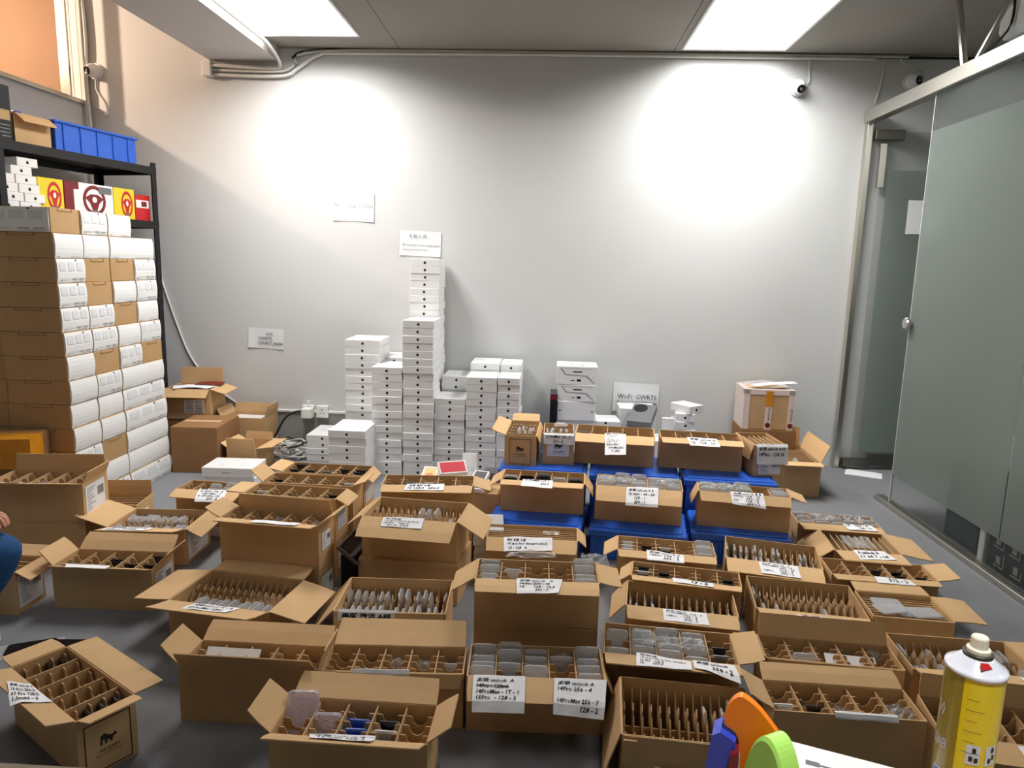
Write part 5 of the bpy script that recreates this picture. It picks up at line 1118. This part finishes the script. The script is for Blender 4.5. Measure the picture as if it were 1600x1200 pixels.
# ------------------------------------------------------------------ squatting person at the picture's edge
def skin_body(name, pts, links, rad, m, parent, root=0, sub=2):
    me = bpy.data.meshes.new(name); me.from_pydata(pts, links, []); me.materials.append(MATS[m])
    o = bpy.data.objects.new(name, me); COL.objects.link(o); o.parent = parent
    md = o.modifiers.new('skin', 'SKIN'); md.use_smooth_shade = True
    if not me.skin_vertices: me.skin_vertices.new()
    for i, r_ in enumerate(rad):
        sv = me.skin_vertices[0].data[i]; sv.radius = (r_, r_) if not isinstance(r_, tuple) else r_; sv.use_root = (i == root)
    sb = o.modifiers.new('smooth', 'SUBSURF'); sb.levels = sub; sb.render_levels = sub
    return o
pz = thing('person', 'person in blue jeans squatting by the cartons with a hand on the knee', 'person', (-2.155, 2.05, 0))
# joints in metres from the pelvis point on the floor, facing +x
P = [(0, 0, .30), (.02, 0, .52), (.08, 0, .72), (.12, 0, .80), (.17, 0, .90), (.2, 0, .98),                 # pelvis, waist, chest, neck, head
     (0, .11, .28), (.42, .085, .355), (.22, .075, .13), (.16, .075, .06), (.27, .08, .03), (.31, .08, .025),   # hip, knee, calf, ankle, foot, toe (far leg)
     (0, -.11, .28), (.36, -.17, .40), (.18, -.16, .14), (.12, -.16, .06), (.23, -.17, .03), (.28, -.17, .025),
     (.08, .19, .70), (.14, .24, .50), (.27, .16, .455), (.315, .12, .452),                                   # shoulder, elbow, wrist, palm
     (.08, -.19, .70), (.22, -.24, .52), (.30, -.19, .49), (.345, -.18, .475)]
E_ = [(0, 1), (1, 2), (2, 3), (3, 4), (4, 5), (0, 6), (6, 7), (7, 8), (8, 9), (9, 10), (10, 11), (0, 12), (12, 13), (13, 14), (14, 15), (15, 16), (16, 17), (2, 18), (18, 19), (19, 20), (20, 21), (2, 22), (22, 23), (23, 24), (24, 25)]
RAD = [.125, .12, .13, .055, .085, .075, .095, .06, .055, .04, .035, .025, .095, .06, .055, .04, .035, .025, .06, .042, .028, .032, .06, .042, .028, .032]
for base, sy in ((21, 1), (25, -1)):                                     # five fingers on each hand
    bx, by, bz = P[base]
    for k, (dy, L) in enumerate(((-.024, .055), (-.009, .064), (.007, .06), (.022, .048))):
        i0 = len(P); P += [(bx + .03, by + dy, bz + .004), (bx + .03 + L * .5, by + dy, bz - .005), (bx + .03 + L * .75, by + dy, bz - .035)]
        E_ += [(base, i0), (i0, i0 + 1), (i0 + 1, i0 + 2)]; RAD += [.0095, .009, .0075]
    i0 = len(P); P += [(bx + .005, by - .035 * sy, bz), (bx + .035, by - .05 * sy, bz - .012)]; E_ += [(base, i0), (i0, i0 + 1)]; RAD += [.011, .009]
skin_body('body', P, E_, RAD, 'skin', pz)
JP = [P[i] for i in (0, 6, 7, 8, 9, 12, 13, 14, 15, 1)]
skin_body('jeans', JP, [(0, 1), (1, 2), (2, 3), (3, 4), (0, 5), (5, 6), (6, 7), (7, 8), (0, 9)], [.145, .115, .082, .078, .066, .115, .082, .078, .066, .13], 'jeans', pz)
SP = [(.005, 0, .42), P[1], P[2], (.11, 0, .78), P[18], (.15, .21, .58), P[22], (.16, -.22, .6)]
skin_body('shirt', SP, [(0, 1), (1, 2), (2, 3), (2, 4), (4, 5), (2, 6), (6, 7)], [.14, .145, .15, .08, .08, .06, .08, .06], 'shirt', pz)
skin_body('hair', [(.17, 0, .985), (.13, 0, .93), (.2, 0, 1.02)], [(0, 1), (0, 2)], [.085, .075, .06], 'hair', pz)
for s_, (i, j) in enumerate(((10, 11), (16, 17))):
    a, b_ = Vector(P[i]), Vector(P[j]); skin_body('shoe', [tuple(a - Vector((.13, 0, -.012))), tuple(a), tuple(b_ + Vector((.03, 0, .008)))], [(0, 1), (1, 2)], [(.045, .05), (.05, .045), (.04, .034)], 'shoe', pz)
hd = MB()
for sy in (-1, 1): hd.lathe([(.001, .0), (.011, .003), (.012, .007), (.001, .01)], 10, M=Matrix.Translation((.272, .03 * sy, .955)) @ Matrix.Rotation(R(90), 4, 'Y'))
hd.build('eyes', 'hair', pz)

# ------------------------------------------------------------------ desk at the camera and what stands on it
t = thing('desk', 'wooden desk edge under the spray can and tape dispenser', 'desk', (0, .40, 0))
MB().cbox(-.75, .95, -.33, .335, .69, .72, .004).build('desk_top', 'desk_top', t)
for (x, y) in ((-.7, -.28), (-.7, .28), (.9, -.28), (.9, .28)): MB().cbox(x - .022, x + .022, y - .022, y + .022, 0, .69, .003).build('leg', 'black_metal', t)
# spray can
CX, CY, CZ = .436, .672, .72
t = thing('spray_can', 'yellow and olive spray can with a cream nozzle on the desk', 'spray can', (CX, CY, CZ), R(8))
NR = 40; b1 = MB(); cr = .0262; H0 = .216
def arc_wall(b, a0, a1, r, z0, z1, n=20, mi=0):
    v = []
    for i in range(n + 1):
        a = R(a0 + (a1 - a0) * i / n); v += [(r * math.cos(a), r * math.sin(a), z0), (r * math.cos(a), r * math.sin(a), z1)]
    b.add(v, [(2 * i, 2 * i + 2, 2 * i + 3, 2 * i + 1) for i in range(n)], mi)
arc_wall(b1, -147, 30, cr, .004, H0, 30, 0); arc_wall(b1, 30, 213, cr, .004, H0, 30, 1)
b1.build('body', ['can_yellow', 'can_olive'], t, smooth=True)
MB().lathe([(.0242, 0), (cr, .004), (cr + .0006, .006)], NR, cap=False).build('bottom_rim', 'chrome', t)
MB().lathe([(cr - .0002, H0 - .001), (cr + .0012, H0), (cr + .0012, H0 + .003), (cr - .001, H0 + .004), (.0215, H0 + .007), (.015, H0 + .0125), (.0128, H0 + .0145)], NR).build('shoulder', 'can_white', t, smooth=True)
MB().lathe([(.0122, H0 + .013), (.0132, H0 + .0145), (.0132, H0 + .0175), (.0112, H0 + .0185), (.011, H0 + .0165)], 28, cap=False).build('valve_ring', 'dark_steel', t, smooth=True)
nz = MB().lathe([(.0106, H0 + .015), (.0106, H0 + .0215), (.0096, H0 + .0225), (.008, H0 + .023), (.0077, H0 + .0325), (.0068, H0 + .034), (.0015, H0 + .0343)], 28).build('nozzle', 'cream_plastic', t, smooth=False)
def on_can(b, a0, a1, z0, z1, mi=0, r=cr + .0004): arc_wall(b, a0, a1, r, z0, z1, max(2, int(abs(a1 - a0) / 6)), mi)
b = MB()
for (a0, z0) in ((-128, .128), (-90, .128)): on_can(b, a0, a0 + 26, z0, z0 + .021)
on_can(b, -144, -62, .113, .117); on_can(b, -192, -172, .076, .110)
b.build('picture_panel', 'can_white', t)
b = MB()
for (a, z) in ((-122, .132), (-112, .131), (-117, .141), (-84, .131), (-75, .134), (-78, .142)): on_can(b, a, a + 7, z, z + .005, 0, cr + .0007)
on_can(b, -128, -114, .1143, .1158, 0, cr + .0007)
for k in range(6): on_can(b, -138, -138 + (34 if k % 2 else 22), .195 - k * .011, .1955 - k * .011, 0, cr + .0007)
for k in range(5): on_can(b, -140, -140 + (30 if k % 2 else 24), .09 - k * .012, .0906 - k * .012, 0, cr + .0007)
b.build('print', 'logo_ink', t)
b = MB(); on_can(b, -192, -172, .098, .108, 0, cr + .0008); b.build('picture', 'phone_blue', t)
b = MB()
for (tx, a0, a1, z0, z1) in (('30', -200, -180, .165, .18), ('CLEANER', -205, -165, .132, .143)):
    uv, fc, a = text_geo(tx); rr = cr + .0007
    b.add([(rr * math.cos(R(a0 + (a1 - a0) * p[0])), rr * math.sin(R(a0 + (a1 - a0) * p[0])), z0 + (z1 - z0) * p[1]) for p in uv], fc)
b.build('lettering', 'can_white', t)
b = MB(); b.prism([(-.006, 0), (.006, .001), (.004, .006), (-.004, .007)], -.0003, 0, M=Matrix.Translation((-.005, -.0195, H0 + .0095)) @ Matrix.Rotation(R(-45), 4, 'X')); b.build('mark', 'red_card', t)
# tape gun: orange side plate, blue front edge, roll of brown tape; lime ring in front of it
t = thing('tape_dispenser', 'orange and blue tape dispenser with brown tape on the desk', 'tape dispenser', (.180, .580, .72), R(-20))
pl = [(-.02, 0), (.05, 0), (.055, .06), (.045, .13), (.052, .185), (.028, .215), (.006, .228), (-.004, .226), (-.012, .215), (-.013, .2), (.002, .19), (.006, .15), (-.006, .10), (-.022, .05)]
MB().prism([(q.x * .8, q.z * 1.02) for q in bez([(a, 0, c) for a, c in pl] + [(pl[0][0], 0, pl[0][1])], 4)[:-1]], -.004, .004).build('side_plate', 'orange_plastic', t)
MB().prism([(-.013, .2), (.0, .194), (.001, .17), (-.012, .12), (-.026, .06), (-.03, 0), (-.044, 0), (-.042, .06), (-.026, .14), (-.02, .195)], -.012, .012).build('front_guard', 'blue_enamel', t)
MB().prism([(-.003, .186), (.003, .188), (.004, .14), (-.006, .14)], -.018, .018).build('blade_guard', 'dark_red', t)
rl = MB().lathe([(.03, -.024), (.058, -.024), (.058, .024), (.03, .024), (.03, -.024)], 32, M=Matrix.Translation((.05, -.03, .1)) @ Matrix.Rotation(R(90), 4, 'X'), cap=False).build('tape_roll', 'packing_tape', t, smooth=False)
MB().lathe([(.026, -.0245), (.0305, -.0245), (.0305, .0245), (.026, .0245), (.026, -.0245)], 28, M=Matrix.Translation((.05, -.03, .1)) @ Matrix.Rotation(R(90), 4, 'X'), cap=False).build('core', 'tape_core', rl)
t = thing('tape_holder', 'lime green ring-shaped tape holder leaning at the dispenser', 'tape holder', (.202, .545, .72), R(-62))
MB().lathe([(.001, -.011), (.044, -.011), (.046, -.009), (.046, .009), (.044, .011), (.001, .011)], 64, M=Matrix.Translation((0, 0, .128)) @ Matrix.Diagonal((.6, 1, 2.0, 1)) @ Matrix.Rotation(R(90), 4, 'X'), cap=False).build('ring', 'lime_plastic', t, smooth=False)
MB().cbox(-.03, .03, -.016, .016, 0, .06, .004).build('foot', 'lime_plastic', t)
# white product box with a watch picture, white card
t = thing('product_box', 'white product box with a printed watch outline on the desk edge', 'box', (.352, .71, .72), R(-20))
MB().cbox(-.085, .085, -.05, .07, 0, .04, .006).build('body', 'white_card', t)
b = MB()
for (x0, x1, y0, y1) in ((-.035, -.005, .03, .033), (-.008, -.005, .0, .03), (-.05, -.035, .028, .036), (-.022, -.02, .008, .02), (.01, .0115, .0, .03), (.05, .056, -.02, -.017), (.05, .052, -.03, -.017)): b.box(x0, x1, y0, y1, .04, .0404)
b.build('watch_print', 'grey_box', t)
tag(MB().cbox(-.055, .05, -.04, .04, 0, .004, .001).build('white_card', 'paper', None, (.152, .70, .725), R(-4)), 'white card under the blue side of the tape dispenser', 'card')
t = thing('tape_roll', 'roll of brown packing tape lying flat beside the white card', 'tape', (.145, .655, .72))
MB().lathe([(.038, 0), (.05, 0), (.05, .045), (.038, .045), (.038, 0)], 28, cap=False).build('tape', 'tape_core', t)
